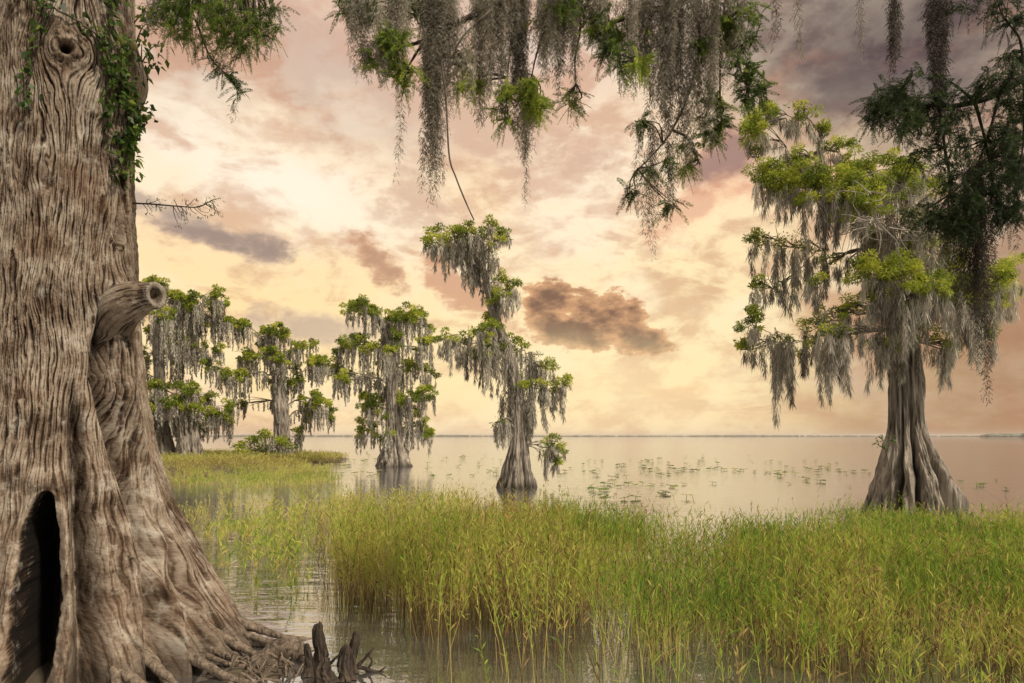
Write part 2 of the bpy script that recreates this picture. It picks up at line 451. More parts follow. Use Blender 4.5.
mid_pts = [(517, 488, 18.5), (517, 480, 17), (517, 470, 14), (518, 458, 11.5), (519, 442, 9), (518, 420, 8), (517, 395, 7.5), (513, 372, 7), (507, 350, 6.5),
           (500, 330, 5.5), (494, 312, 4.8), (489, 292, 4.2), (484, 272, 3.6), (478, 260, 3)]
mid_pads = [(430, 240, 7, 5, 20, .8), (440, 234, 10, 7, 35, .8), (455, 238, 12, 7, 40, .8), (468, 233, 10, 5, 35, .6), (470, 246, 10, 6, 40, .5), (484, 240, 8, 5, 30, .5),
            (500, 236, 9, 4, 10, .9), (491, 228, 4, 4, 8, .8), (508, 233, 4, 3, 8, .6), (474, 257, 6, 4, 26, .8), (494, 255, 6, 4, 40, .2), (450, 250, 8, 5, 20, .4),
            (502, 278, 7, 4, 30, .7), (511, 286, 8, 5, 30, .8), (507, 296, 8, 5, 25, .6), (497, 300, 7, 5, 40, .8), (488, 318, 8, 5, 30, .9), (494, 328, 7, 4, 40, .6),
            (437, 340, 7, 4, 26, .7), (450, 336, 8, 5, 36, .5), (462, 340, 8, 5, 46, .5), (474, 344, 9, 5, 55, .5), (486, 342, 9, 5, 60, .5), (480, 335, 10, 4, 30, .5),
            (500, 348, 8, 5, 60, .3), (512, 340, 8, 4, 50, .5), (524, 348, 8, 4, 40, .7), (534, 356, 8, 4, 44, .5), (546, 366, 8, 5, 40, .8), (556, 384, 10, 4, 36, .9), (566, 382, 5, 3, 10, .8),
            (527, 386, 7, 3, 40, 1), (540, 388, 8, 4, 56, .4), (512, 372, 7, 4, 70, .1), (505, 392, 5, 3, 60, .1), (522, 395, 6, 4, 55, .1), (503, 418, 4, 4, 36, .1), (530, 412, 6, 4, 36, .1),
            (546, 446, 5, 5, 30, .3), (553, 442, 6, 4, 28, .8), (561, 450, 6, 4, 16, 1), (558, 462, 6, 3, 12, .9)]
tree_m, QM = cypress('slender leaning cypress heavily hung with grey moss in the middle of the open water', mid_pts, 22.8, mid_pads, 33,
                     lobes=14, foot=2.2, det=.9, leafL=.10, mossW=.02, extra=6, amp=.36, fol=1.7, limbr=.8, tmoss=.5)

sec_pts = [(394, 467, 18), (394, 462, 16), (394, 453, 12), (394, 440, 9), (393, 412, 7), (392, 386, 6.5), (391, 360, 5.6), (388, 340, 4.6), (381, 322, 3.4), (372, 313, 2.6)]
sec_pads = [(352, 312, 6, 6, 16, .9), (362, 305, 9, 5, 24, 1), (375, 312, 10, 6, 30, 1), (390, 317, 10, 6, 36, 1), (404, 318, 10, 6, 36, 1), (417, 317, 10, 7, 30, 1), (425, 326, 7, 5, 30, .9),
            (346, 344, 9, 6, 28, .6), (358, 342, 9, 6, 34, .6), (370, 348, 9, 6, 40, .6), (337, 352, 6, 4, 18, .6), (322, 364, 7, 5, 24, .8), (334, 370, 8, 5, 26, .8), (346, 372, 8, 5, 30, .6), (362, 374, 8, 6, 30, .5),
            (406, 366, 8, 7, 28, 1), (425, 342, 7, 4, 34, .8), (418, 350, 6, 4, 26, .6), (428, 372, 8, 4, 22, .7), (372, 404, 9, 7, 22, 1), (364, 400, 6, 6, 20, .9), (366, 427, 8, 5, 26, 1), (358, 432, 5, 4, 22, .9),
            (384, 440, 6, 4, 14, 1), (404, 402, 9, 5, 24, 1), (416, 396, 9, 5, 24, 1), (430, 393, 7, 5, 22, .9), (414, 414, 8, 5, 34, .5), (422, 424, 6, 4, 16, 1), (428, 434, 5, 5, 22, .9),
            (395, 384, 7, 5, 40, .3), (384, 360, 8, 5, 50, .3), (380, 388, 7, 5, 36, .4), (400, 340, 8, 5, 50, .3), (388, 420, 5, 4, 30, .3), (408, 430, 5, 4, 30, .2)]
tree_s, QS = cypress('round crowned cypress with bright green tufts standing in water left of the slender one', sec_pts, 38.7, sec_pads, 45,
                     lobes=13, foot=2.8, det=.6, leafL=.15, mossW=.032, extra=6, fol=2.1, amp=.36, tmoss=.5, mossk=.9)

far_pts = [(284, 457, 9), (283, 445, 8), (282, 430, 7.5), (281, 412, 7), (279, 395, 5.5), (276, 377, 4.6), (271, 358, 3.6), (267, 345, 2.6)]
far_pads = [(264, 331, 8, 5, 20, 1), (276, 330, 9, 5, 24, 1), (288, 336, 7, 5, 20, 1), (288, 351, 6, 4, 16, .9), (304, 347, 7, 4, 20, .9), (311, 342, 4, 4, 10, .8), (236, 322, 7, 5, 22, .8), (248, 326, 8, 5, 26, .9), (260, 342, 7, 4, 30, .6),
            (250, 358, 8, 4, 28, .8), (240, 352, 7, 4, 24, .6), (228, 374, 8, 4, 24, .9), (242, 376, 8, 4, 26, .8), (276, 381, 8, 4, 34, 1), (290, 382, 8, 4, 34, 1), (300, 380, 5, 3, 20, .9),
            (312, 362, 6, 5, 26, .9), (322, 362, 7, 5, 26, .9), (316, 396, 7, 5, 26, .8), (324, 404, 7, 5, 26, .9), (331, 413, 5, 6, 18, 1), (305, 402, 7, 6, 32, .5), (240, 402, 5, 6, 16, .7), (298, 432, 5, 5, 22, .5), (282, 360, 6, 4, 30, .3)]
tree_f, QF = cypress('leaning cypress behind the mossy shrub at the tip of the grassy bank', far_pts, 49.0, far_pads, 57,
                     lobes=8, foot=2.2, det=.55, fol=2.2, leafL=.17, mossW=.04, extra=5, amp=.25)

tall_pts = [(164, 460, 11), (164, 450, 9.5), (162, 432, 7.5), (161, 412, 6), (160, 382, 5.4), (158, 350, 5), (158, 322, 4), (162, 300, 3)]
tall_pads = [(150, 284, 8, 5, 20, 1), (160, 284, 8, 5, 18, 1), (172, 294, 9, 6, 26, 1), (186, 300, 9, 6, 30, 1), (199, 304, 9, 6, 30, 1), (212, 300, 8, 5, 30, .9), (221, 298, 6, 6, 24, .8), (214, 312, 8, 5, 40, .4),
             (150, 300, 8, 7, 24, 1), (176, 312, 9, 5, 40, .4), (196, 318, 8, 5, 40, .3), (226, 320, 7, 5, 30, .5), (145, 330, 5, 4, 16, .8), (146, 354, 7, 7, 34, .6), (170, 358, 7, 6, 34, .6), (186, 338, 8, 4, 40, .1),
             (200, 346, 7, 4, 34, .2), (222, 350, 6, 4, 14, .5), (214, 366, 7, 4, 24, .7), (142, 376, 6, 6, 34, .6)]
tree_t, QT = cypress('tall dark trunked cypress seen just right of the giant trunk', tall_pts, 47.0, tall_pads, 69, lobes=8, foot=2.2, det=.55, fol=2.2, leafL=.17, mossW=.04, extra=5, amp=.25)

short_pts = [(189, 461, 15), (189, 452, 12.5), (188, 437, 9.5), (186, 420, 8), (184, 405, 6), (183, 396, 4)]
short_pads = [(163, 388, 8, 5, 26, .9), (175, 386, 9, 5, 30, 1), (190, 390, 9, 6, 30, .8), (203, 396, 7, 5, 26, .7), (157, 400, 8, 5, 30, .8), (180, 402, 8, 5, 24, .7), (196, 408, 8, 5, 24, .7), (210, 412, 8, 4, 28, 1), (226, 406, 6, 5, 34, .7),
              (231, 416, 5, 5, 30, .5), (146, 408, 7, 6, 30, .9), (143, 425, 6, 6, 26, .8)]
tree_b, QB = cypress('short pale cypress with a broad foot beside the tall dark trunked one', short_pts, 46.0, short_pads, 77, lobes=9, foot=2.4, det=.55, fol=2.2, leafL=.17, mossW=.04, extra=4, amp=.28)


def shrub():
    global rng
    rng = np.random.default_rng(91)
    Y = 47.5; s = Y / F
    org = W(262, 456, Y)
    root = thing('mossy_shrub', 'low spreading shrub draped in moss at the tip of the grassy bank', 'shrub', org)
    for (px, py, rx, ry) in [(242, 445, 9, 5), (255, 439, 9, 5), (268, 434, 8, 5), (278, 440, 8, 5), (262, 446, 10, 5), (288, 444, 7, 5), (272, 450, 10, 4), (248, 451, 9, 3)]:
        c = W(px, py, Y + rng.normal() * .6)
        ra = Acc(); st = org + np.array([rng.normal() * .5, rng.normal() * .3, -.1])
        tube(ra, smooth_path([st, (st + c) / 2 + np.array([0, 0, .25]), c], 8), np.linspace(.06, .02, 8), 6)
        limb = ra.build('branch', M['bark_far'], root, org, True)
        fa, ma = Acc(), Acc()
        for k in range(7):
            q = c + rng.normal(size=3) * np.array([rx * s * .5, .4, ry * s * .35])
            clump(fa, q, .34, 40, .22, .08, .65 + rng.normal() * .2, flat=.6)
        fa.build('foliage', M['leaf'], limb, org)
        nb = 12
        tops = c + np.stack([rng.uniform(-1, 1, nb) * rx * s, rng.uniform(-.7, .7, nb), -.1 * np.ones(nb)], 1)
        beards(ma, tops, np.minimum(.4 + .7 * rng.random(nb), tops[:, 2] - .05 + .1), np.full(nb, .14), 40, .2, .045, .45 + .2 * rng.normal(size=nb))
        ma.build('moss', M['moss'], limb, org)
shrub()


def green_tree_behind():
    pts = [(-40, 478, 16), (-40, 440, 10), (-42, 300, 8), (-45, 150, 7), (-45, 20, 6)]
    pads = [(-5, 20, 16, 14, 0, 1), (-8, 55, 14, 16, 0, 1), (-20, 0, 20, 14, 0, 1), (-30, 80, 20, 16, 0, 1), (0, -25, 16, 14, 0, 1), (-50, 40, 20, 20, 0, 1), (-70, 0, 20, 20, 0, 1), (-60, 110, 20, 14, 0, 1), (-20, 120, 12, 12, 0, 1)]
    cypress('bright green tree showing past the upper left edge of the giant trunk', pts, 18.0, pads, 88, lobes=8, foot=1.5, det=1.0, leafL=.12, extra=4)
green_tree_behind()

#SECTION_GIANT
# ------------------------------------------------------------------ the giant trunk at the left
GY = 5.5
GA = np.array([(62 - CX) / F * GY, GY])
gd = -GA / np.linalg.norm(GA)                 # towards the camera
ge = np.array([-gd[1], gd[0]])                # towards the viewer's right
ORG = np.array([GA[0], GA[1], 0.0])


def axis_at(z):
    z = np.asarray(z, float)
    off = np.interp(z, [0, 1.7, 3.5, 6.5], [-0.02, 0.0, 0.02, 0.06])
    return GA[0] + ge[0] * off, GA[1] + ge[1] * off


def proj(th, r, z):
    ax, ay = axis_at(z)
    x = ax + r * (np.cos(th) * gd[0] + np.sin(th) * ge[0]); y = ay + r * (np.cos(th) * gd[1] + np.sin(th) * ge[1])
    return CX + F * x / y, HY - (np.asarray(z) - CAMH) * F / y


def solve_r(th, z, px):
    rr = np.linspace(.2, 2.6, 600)
    q, _ = proj(th, rr, z)
    return rr[np.argmin(np.abs(q - px))]


def solve_thz(px, py, rfun):
    """angle and height of the surface point seen at a photo pixel"""
    z = CAMH + (HY - py) / F * 5.2
    th = 0.0
    for _ in range(14):
        tt = np.linspace(-1.45, 1.45, 300)
        r = rfun(tt, np.full(300, z))
        q, _y = proj(tt, r, z)
        th = tt[np.argmin(np.abs(q - px))]
        r0 = float(rfun(np.array([th]), np.array([z]))[0])
        ax, ay = axis_at(z)
        y = ay + r0 * (np.cos(th) * gd[1] + np.sin(th) * ge[1])
        z = CAMH + (HY - py) / F * y
    return th, z


# right-hand silhouette: photo x at photo heights, carried by a main ridge
SZ = np.array([-.3, 0.0, .25, .5, .8, 1.1, 1.4, 1.7, 2.2, 2.7, 3.2, 3.8, 4.4, 5.0, 5.6, 6.6])
SPX = np.array([275, 252, 234, 215, 193, 172, 157, 147, 138, 132, 127, 123, 124, 127, 130, 134])
STH = np.interp(SZ, [0, .8, 1.7, 2.4, 6], [0.98, 1.12, 1.32, 1.42, 1.45])
SR = np.array([solve_r(t, z, p) for t, z, p in zip(STH, SZ, SPX)])
LR = np.interp(SZ, [-.3, 0, .5, 1.1, 1.7, 2.4, 3.5, 4.4, 5.2, 6.6], [1.5, 1.4, 1.15, .92, .8, .70, .60, .53, .46, .44])   # left side
FR = np.interp(SZ, [-.3, 0, .5, 1.1, 1.7, 2.4, 3.5, 5, 6.6], [1.48, 1.32, 1.04, .82, .71, .63, .58, .54, .52])        # face


def core_r(th, z):
    th = np.asarray(th, float); z = np.asarray(z, float)
    rs = np.interp(z, SZ, SR); ts = np.interp(z, SZ, STH); rf = np.interp(z, SZ, FR); rl = np.interp(z, SZ, LR)
    right = rf + (rs - rf) * np.exp(-((th - ts) / (.42 + .0 * z)) ** 2)
    left = rf + (rl - rf) * np.clip(-th / 1.5, 0, 1) ** 1.2
    r = np.where(th >= 0, right, left)
    back = np.clip((np.abs(th) - 1.75) / 1.2, 0, 1)
    return r * (1 - back) + (rf * .95) * back


def polyline_feature(pts):
    a = np.array([solve_thz(px, py, core_r) for px, py in pts])
    o = np.argsort(a[:, 1])
    return a[o, 0], a[o, 1]


G0 = polyline_feature([(72, 395), (75, 430), (78, 490), (83, 566), (85, 640), (86, 700)])
G1 = polyline_feature([(103, 318), (100, 345), (97, 375), (106, 410), (116, 445), (134, 505), (146, 565), (152, 620), (156, 690)])
RC = polyline_feature([(88, 460), (110, 520), (118, 600), (122, 690)])          # rounded buttress between the two clefts
RS = polyline_feature([(118, 330), (124, 400), (150, 480), (180, 560), (205, 640), (215, 690)])
CV = solve_thz(40, 590, core_r)
CVT = solve_thz(42, 490, core_r)
KN = solve_thz(65, 48, core_r)
SCt = solve_thz(116, 190, core_r)
STB = solve_thz(112, 298, core_r)
cords = [polyline_feature(p) for p in ([(150, 520), (168, 590), (190, 650), (210, 690)], [(146, 560), (158, 610), (165, 690)], [(152, 570), (172, 640), (184, 690)], [(20, 560), (12, 620), (8, 690)], [(66, 520), (68, 600), (62, 690)])]


def gauss(x, w): return np.exp(-(x / w) ** 2)


def cells(x, y, seed, asp=.15):
    """fissures between stretched bark plates (strong where they run up the trunk), and a number per plate"""
    ix, iy = np.floor(x), np.floor(y)
    f1 = np.full(x.shape, 9.0); f2 = np.full(x.shape, 9.0); idn = np.zeros(x.shape)
    c1 = [np.zeros(x.shape), np.zeros(x.shape)]; c2 = [np.zeros(x.shape), np.zeros(x.shape)]
    for dx in (-1, 0, 1):
        for dy in (-1, 0, 1):
            cx, cy = ix + dx, iy + dy
            px, py = cx + .05 + .9 * hash2(cx, cy, seed), cy + .9 * hash2(cx, cy, seed + 1)
            d = np.hypot(px - x, py - y)
            nid = hash2(cx, cy, seed + 2)
            cl = d < f1; c2_ = (~cl) & (d < f2)
            f2 = np.where(cl, f1, np.where(c2_, d, f2))
            for q, v in ((0, px), (1, py)):
                c2[q] = np.where(cl, c1[q], np.where(c2_, v, c2[q])); c1[q] = np.where(cl, v, c1[q])
            idn = np.where(cl, nid, idn); f1 = np.where(cl, d, f1)
    wx, wy = np.abs(c1[0] - c2[0]), np.abs(c1[1] - c2[1])
    return f2 - f1, idn, np.clip((wx / (wx + wy + 1e-6) - .35) / .3, 0, 1)


def giant_r(th, z, fine=True):
    r = core_r(th, z)
    big = fbm(np.cos(th) * 1.6 + 4, np.sin(th) * 1.6 + z * .45, 11, 4) - .5
    r = r * (1 + .10 * big)
    low = np.clip((2.6 - z) / 2.2, 0, 1)

    def along(f, zz):
        return np.interp(zz, f[1], f[0]), np.clip((zz - f[1][0] + .25) / .25, 0, 1) * np.clip((f[1][-1] + .12 - zz) / .3, 0, 1)
    t, m = along(G0, z); r = r - m * (.12 + .20 * low) * gauss(th - t, .045 + .03 * low)
    t, m = along(G1, z); r = r - m * (.19) * gauss(th - t, .065)
    t, m = along(RC, z); r = r + m * .12 * np.exp(-np.abs((th - t) / .22) ** 2.6) * np.clip((1.7 - z) / .9, 0, 1)
    t, m = along(RS, z); r = r + m * .07 * gauss(th - t, .10) + m * .07 * gauss(th - t, .13) * np.clip((z - 1.5) / .4, 0, 1)
    for k, c in enumerate(cords):
        t, m = along(c, z)
        wv = .05 * (fbm(z * 2.0, z * 0 + k * 7.7, 31, 2) - .5)
        r = r + m * .11 * gauss(th - t - wv, .045) - m * .09 * gauss(th - t - wv - .09, .035)
    # the swelling where the broken limb leaves, and the column under it
    r = r + .13 * gauss((th - STB[0]) / .22, 1) * gauss((z - STB[1]) / .24, 1)
    # burl on the right near the top
    r = r + .16 * gauss((th - 1.40) / .34, 1) * gauss((z - 4.62) / .33, 1)
    # old healed wound: raised lips round a sunken lens
    lz, lt = (z - SCt[1]) / .42, (th - SCt[0]) / (.13 * np.sqrt(np.clip(1 - ((z - SCt[1]) / .46) ** 2, .02, 1)))
    inside = np.clip(1.15 - np.abs(lt), 0, 1) * (np.abs(lz) < 1.05)
    r = r - .045 * np.clip(inside * 3, 0, 1) + .04 * gauss(np.abs(lt) - 1.25, .3) * (np.abs(lz) < 1.1)
    # knot
    kd = np.hypot((th - KN[0]) * .55, z - KN[1])
    r = r + .035 * gauss(kd - .065, .035) - .13 * gauss(kd, .032)
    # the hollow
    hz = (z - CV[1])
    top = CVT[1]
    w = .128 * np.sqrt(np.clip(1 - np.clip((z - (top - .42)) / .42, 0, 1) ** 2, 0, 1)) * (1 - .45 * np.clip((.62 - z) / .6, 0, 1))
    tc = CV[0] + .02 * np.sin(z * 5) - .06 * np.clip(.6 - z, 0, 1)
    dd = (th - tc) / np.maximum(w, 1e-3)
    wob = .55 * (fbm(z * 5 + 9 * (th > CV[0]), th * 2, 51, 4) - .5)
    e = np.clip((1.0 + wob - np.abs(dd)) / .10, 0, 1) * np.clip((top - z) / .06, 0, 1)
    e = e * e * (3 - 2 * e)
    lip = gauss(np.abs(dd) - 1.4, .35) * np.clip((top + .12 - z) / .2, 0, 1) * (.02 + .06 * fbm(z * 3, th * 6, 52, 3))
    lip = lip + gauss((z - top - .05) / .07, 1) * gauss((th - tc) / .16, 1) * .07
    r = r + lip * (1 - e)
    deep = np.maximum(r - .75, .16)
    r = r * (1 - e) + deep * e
    kd = np.hypot((th - KN[0]) * .55, z - KN[1])
    if not fine:
        return r, e
    # bark: wavy vertical fissures that flow round the knot
    u = th * .55
    dx, dz = (th - KN[0]) * .55, z - KN[1]
    q = dx * dx + dz * dz * .8
    u = u - .030 * dx / (q + .012) * np.exp(-q * 3.0)
    dx, dz = (th - STB[0]) * .55, z - STB[1]
    q = dx * dx + dz * dz
    u = u - .02 * dx / (q + .02) * np.exp(-q * 2.5)
    warp = (fbm(th * 2.2, z * 1.3, 61, 4) - .5) * .11 + (fbm(th * 7, z * 4, 62, 3) - .5) * .028
    uu = (u + warp)
    d1, i1, v1 = cells(uu * 27 + 50, z * 2.6 + 50 + 2.5 * fbm(uu * 5, z * .7, 67, 2), 63)
    d2, i2, v2 = cells(uu * 60 + 50, z * 6.0 + 50, 64)
    wdt = .08 + .22 * fbm(th * 5, z * 4, 68, 3)
    brk = np.clip((fbm(uu * 16, z * 5, 69, 3) - .30) / .16, .2, 1)
    hgt = np.clip(1 - d1 / (wdt * 1.7), 0, 1) * .95 * v1 * brk + np.clip(1 - d2 / .30, 0, 1) * .62 * v2 + (i1 - .5) * .06
    nearh = np.where((z < top + .04) & (np.abs(dd) < 1.3), np.clip((np.abs(dd) - 1.0) / .3, 0, 1), 1)
    hgt = hgt * nearh
    ptch = fbm(th * 3 + 8, z * 2.4, 65, 3)
    up = np.clip((z - .5) / 1.6, .3, 1)
    d3, i3, v3 = cells(uu * 8 + 30, z * .9 + 30, 70)
    lump = (fbm(th * 14, z * 7, 66, 4) - .5) * .06 - np.clip(1 - d3 / .22, 0, 1) * v3 * .07 * low * nearh * np.clip(1.4 - z * .5, .2, 1)
    hgt = hgt * (1 - gauss(kd, .085)) + gauss(kd, .03) * 1.2
    r = r - (hgt * .023 * up * (.6 + .8 * ptch) - lump * .6) * (1 - .6 * e)
    return r, hgt * (.45 + .55 * up) * (1 - e) + np.clip(e * 6, 0, 1) * 2.2, e  # tint of the fissures, plus near-black shade painted inside the hollow


def bark_mat():
    m, nt, out = new_mat('giant_cypress_bark')
    uv = nt.nodes.new('ShaderNodeUVMap'); uv.uv_map = 'UVMap'
    at = nt.nodes.new('ShaderNodeAttribute'); at.attribute_name = 'tint'
    v1 = mapping(nt, uv.outputs[0], (1, .22, 1))
    n1 = noise_node(nt, v1, 46, 7, .68, .6)
    n2 = noise_node(nt, uv.outputs[0], 3.2, 5, .6)
    n3 = noise_node(nt, uv.outputs[0], 60, 4, .6)
    def mad(a, k, b):
        x = nt.nodes.new('ShaderNodeMath'); x.operation = 'MULTIPLY_ADD'
        nt.links.new(a, x.inputs[0]); x.inputs[1].default_value = k
        if isinstance(b, (int, float)): x.inputs[2].default_value = b
        else: nt.links.new(b, x.inputs[2])
        return x.outputs[0]
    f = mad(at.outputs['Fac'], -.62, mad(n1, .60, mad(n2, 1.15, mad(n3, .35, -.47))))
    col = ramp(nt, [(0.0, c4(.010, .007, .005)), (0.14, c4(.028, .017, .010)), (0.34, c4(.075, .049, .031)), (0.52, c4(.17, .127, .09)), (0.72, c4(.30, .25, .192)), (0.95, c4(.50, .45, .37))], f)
    def mixc(fac, a, c):
        q = nt.nodes.new('ShaderNodeMix'); q.data_type = 'RGBA'; nt.links.new(fac, q.inputs[0]); nt.links.new(a, q.inputs[6]); q.inputs[7].default_value = c
        return q.outputs[2]
    def mr(v, a, b, c, d):
        q = nt.nodes.new('ShaderNodeMapRange'); q.interpolation_type = 'SMOOTHSTEP'; nt.links.new(v, q.inputs[0])
        for i, w in enumerate((a, b, c, d)): q.inputs[i + 1].default_value = w
        return q.outputs[0]
    tc = nt.nodes.new('ShaderNodeTexCoord')
    n4 = noise_node(nt, tc.outputs['Object'], 7, 9, .72); n5 = noise_node(nt, tc.outputs['Object'], 1.6, 4, .55)
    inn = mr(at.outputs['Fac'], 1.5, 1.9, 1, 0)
    def mul(a, b):
        q = nt.nodes.new('ShaderNodeMath'); q.operation = 'MULTIPLY'; nt.links.new(a, q.inputs[0]); nt.links.new(b, q.inputs[1]); return q.outputs[0]
    col = mixc(mul(inn, mr(n4, .52, .68, 0, .5)), col, c4(.44, .41, .34))          # pale crusts of lichen
    col = mixc(mul(inn, mr(n5, .52, .70, 0, .22)), col, c4(.16, .085, .045))        # reddish weathered patches
    sx = nt.nodes.new('ShaderNodeSeparateXYZ'); nt.links.new(uv.outputs[0], sx.inputs[0])
    col = mixc(mr(mad(n4, -.5, sx.outputs[1]), -.30, .10, .8, 0), col, c4(.035, .026, .018))  # damp foot
    p = nt.nodes.new('ShaderNodeBsdfPrincipled'); p.inputs['Roughness'].default_value = .92
    p.inputs['Specular IOR Level'].default_value = .15
    nt.links.new(col, p.inputs['Base Color'])
    h = mad(n1, 1.0, mad(n3, .4, 0.0))
    nt.links.new(bump(nt, h, .9, .012), p.inputs['Normal'])
    nt.links.new(p.outputs[0], out.inputs[0])
    return m
M['giant'] = bark_mat()

giant = thing('giant_cypress', 'massive old cypress trunk with a dark hollow at its foot filling the left side', 'tree', ORG)


def build_giant():
    nf, nb, nz = 760, 150, 760
    th = np.concatenate([np.linspace(-1.9, 1.9, nf, endpoint=False), np.linspace(1.9, 2 * np.pi - 1.9, nb, endpoint=False)])
    th = np.where(th > np.pi, th - 2 * np.pi, th)
    o = np.argsort(th); th = th[o]
    z = np.linspace(-.25, 6.7, nz)
    TH, Z = np.meshgrid(th, z)
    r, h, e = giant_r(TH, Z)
    ax, ay = axis_at(Z)
    c, s = np.cos(TH), np.sin(TH)
    V = np.stack([ax + r * (c * gd[0] + s * ge[0]), ay + r * (c * gd[1] + s * ge[1]), Z + 0 * r], -1)
    n, m = V.shape[:2]
    i = np.arange(n - 1)[:, None]; j = np.arange(m)[None]; j2 = (j + 1) % m
    Q = np.stack([i * m + j, i * m + j2, (i + 1) * m + j2, (i + 1) * m + j], -1).reshape(-1, 4)
    uv = np.stack([TH * .6, Z], -1).reshape(-1, 2)
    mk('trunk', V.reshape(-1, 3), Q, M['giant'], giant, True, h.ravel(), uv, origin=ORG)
build_giant()


def gpoint(th, z, out=0.0):
    r = giant_r(np.array([float(th)]), np.array([float(z)]), False)[0][0] + out
    ax, ay = axis_at(z)
    return np.array([ax + r * (np.cos(th) * gd[0] + np.sin(th) * ge[0]), ay + r * (np.cos(th) * gd[1] + np.sin(th) * ge[1]), z])


def broken_limb():
    """stub with a ring of bark round a hollow end"""
    Yd = gpoint(STB[0], STB[1])[1] - .02
    cA = solve_thz(124, 372, core_r); cB = solve_thz(120, 335, core_r)
    path = smooth_path([gpoint(cA[0], cA[1], -.20), gpoint(cB[0], cB[1] + .02, -.15), W(121, 309, Yd + .04), W(137, 299, Yd), W(148, 296.5, Yd - .02), W(157, 295, Yd - .06)], 100)
    tan = unit(np.gradient(path, axis=0))
    arc = np.linspace(0, 1, 100)
    prof = [(0, .10), (.2, .13), (.4, .14), (.6, .118), (.8, .094), (.95, .088), (.99, .088), (1.0, .082)]
    n = 72; th = np.linspace(0, 2 * np.pi, n, endpoint=False)
    rows = smooth_path(np.array(prof), 80)
    def surf(rows, name, mat, parent, sd):
        V, T = [], []
        for a, r in rows:
            c = np.array([np.interp(a, arc, path[:, q]) for q in range(3)]) + tan[-1] * max(0, a - 1) * .5
            t = unit(np.array([np.interp(a, arc, tan[:, q]) for q in range(3)]))
            A = unit(np.cross(np.array([0, 0, 1.0]), t)); B = np.cross(t, A)
            nz = fbm(np.cos(th) * 2.5 + 5, np.sin(th) * 2.5 + a * 1.2, sd, 4) - .5
            d1, _i, v1 = cells(th * 4.5 + .5 * a + 20, np.full(n, a * 1.6 + 20), sd + 1)
            fi = np.clip(1 - d1 / .28, 0, 1) * v1
            rr = r * (1 + .12 * nz - .045 * fi) * (1 + .14 * np.sin(th) ** 2)
            V.append(c + rr[:, None] * (np.cos(th)[:, None] * A + np.sin(th)[:, None] * B)); T.append(fi * .9)
        V = np.array(V); k = len(V)
        i = np.arange(k - 1)[:, None]; j = np.arange(n)[None]; j2 = (j + 1) % n
        Q = np.stack([i * n + j, i * n + j2, (i + 1) * n + j2, (i + 1) * n + j], -1).reshape(-1, 4)
        uv = np.stack([np.tile(th * .12, (k, 1)), np.tile(np.array([r[0] for r in rows])[:, None] * .6, (1, n))], -1).reshape(-1, 2)
        return mk(name, V.reshape(-1, 3), Q, mat, parent, True, np.array(T).ravel(), uv, origin=ORG)
    limb = surf(rows, 'broken_limb', M['giant'], giant, 5)
    ring = smooth_path(np.array([(1.0, .0825), (1.006, .078), (1.004, .068), (.995, .060), (.985, .054)]), 24)
    surf(ring, 'cut_face', M['cut'], limb, 5)
    hol = smooth_path(np.array([(.986, .0545), (.97, .050), (.94, .046), (.90, .042), (.85, .03), (.84, .001)]), 30)
    surf(hol, 'rotten_core', M['root'], limb, 6)
    limb['label'] = 'broken limb stub with a hollow cut end'
broken_limb()


def giant_roots():
    global rng
    rng = np.random.default_rng(15)
    for k in range(13):
        t0 = rng.uniform(.22, 1.15); z0 = rng.uniform(.04, .20)
        p0 = gpoint(t0, z0, -.17)
        ov = unit(np.array([p0[0] - GA[0], p0[1] - GA[1], 0])); sd = np.array([-ov[1], ov[0], 0]) * rng.normal() * .35
        ln = rng.uniform(.5, 1.1); hs = (0, .25, .55, 1)
        P = [p0 + (ov + sd * h) * ln * h + np.array([rng.normal() * .03 * h, rng.normal() * .03 * h, -(z0 + .04) * min(1, h * 1.5) + .03 * (h < 1)]) for h in hs]
        r0 = rng.uniform(.03, .07)
        a = Acc(); tube(a, smooth_path(P, 40), np.linspace(r0, .012, 40), 16, rough=.28, seed=int(rng.integers(99)))
        a.build('root', M['root'], giant, ORG, True)
    # fine rootlets
    a = Acc()
    for k in range(26):
        px, py = rng.uniform(215, 305), rng.uniform(648, 684)
        Y = (CAMH - .04) * F / (py - HY)
        p = W(px, py, Y); q = p + np.array([rng.normal() * .12, rng.normal() * .08, -.05]); mm = (p + q) / 2 + np.array([rng.normal() * .04, 0, .06 + .05 * rng.random()])
        tube(a, smooth_path([p, mm, q], 8), np.linspace(.010, .004, 8), 5)
    clean_caps(a.build('rootlet', M['root'], giant, ORG, True))
giant_roots()


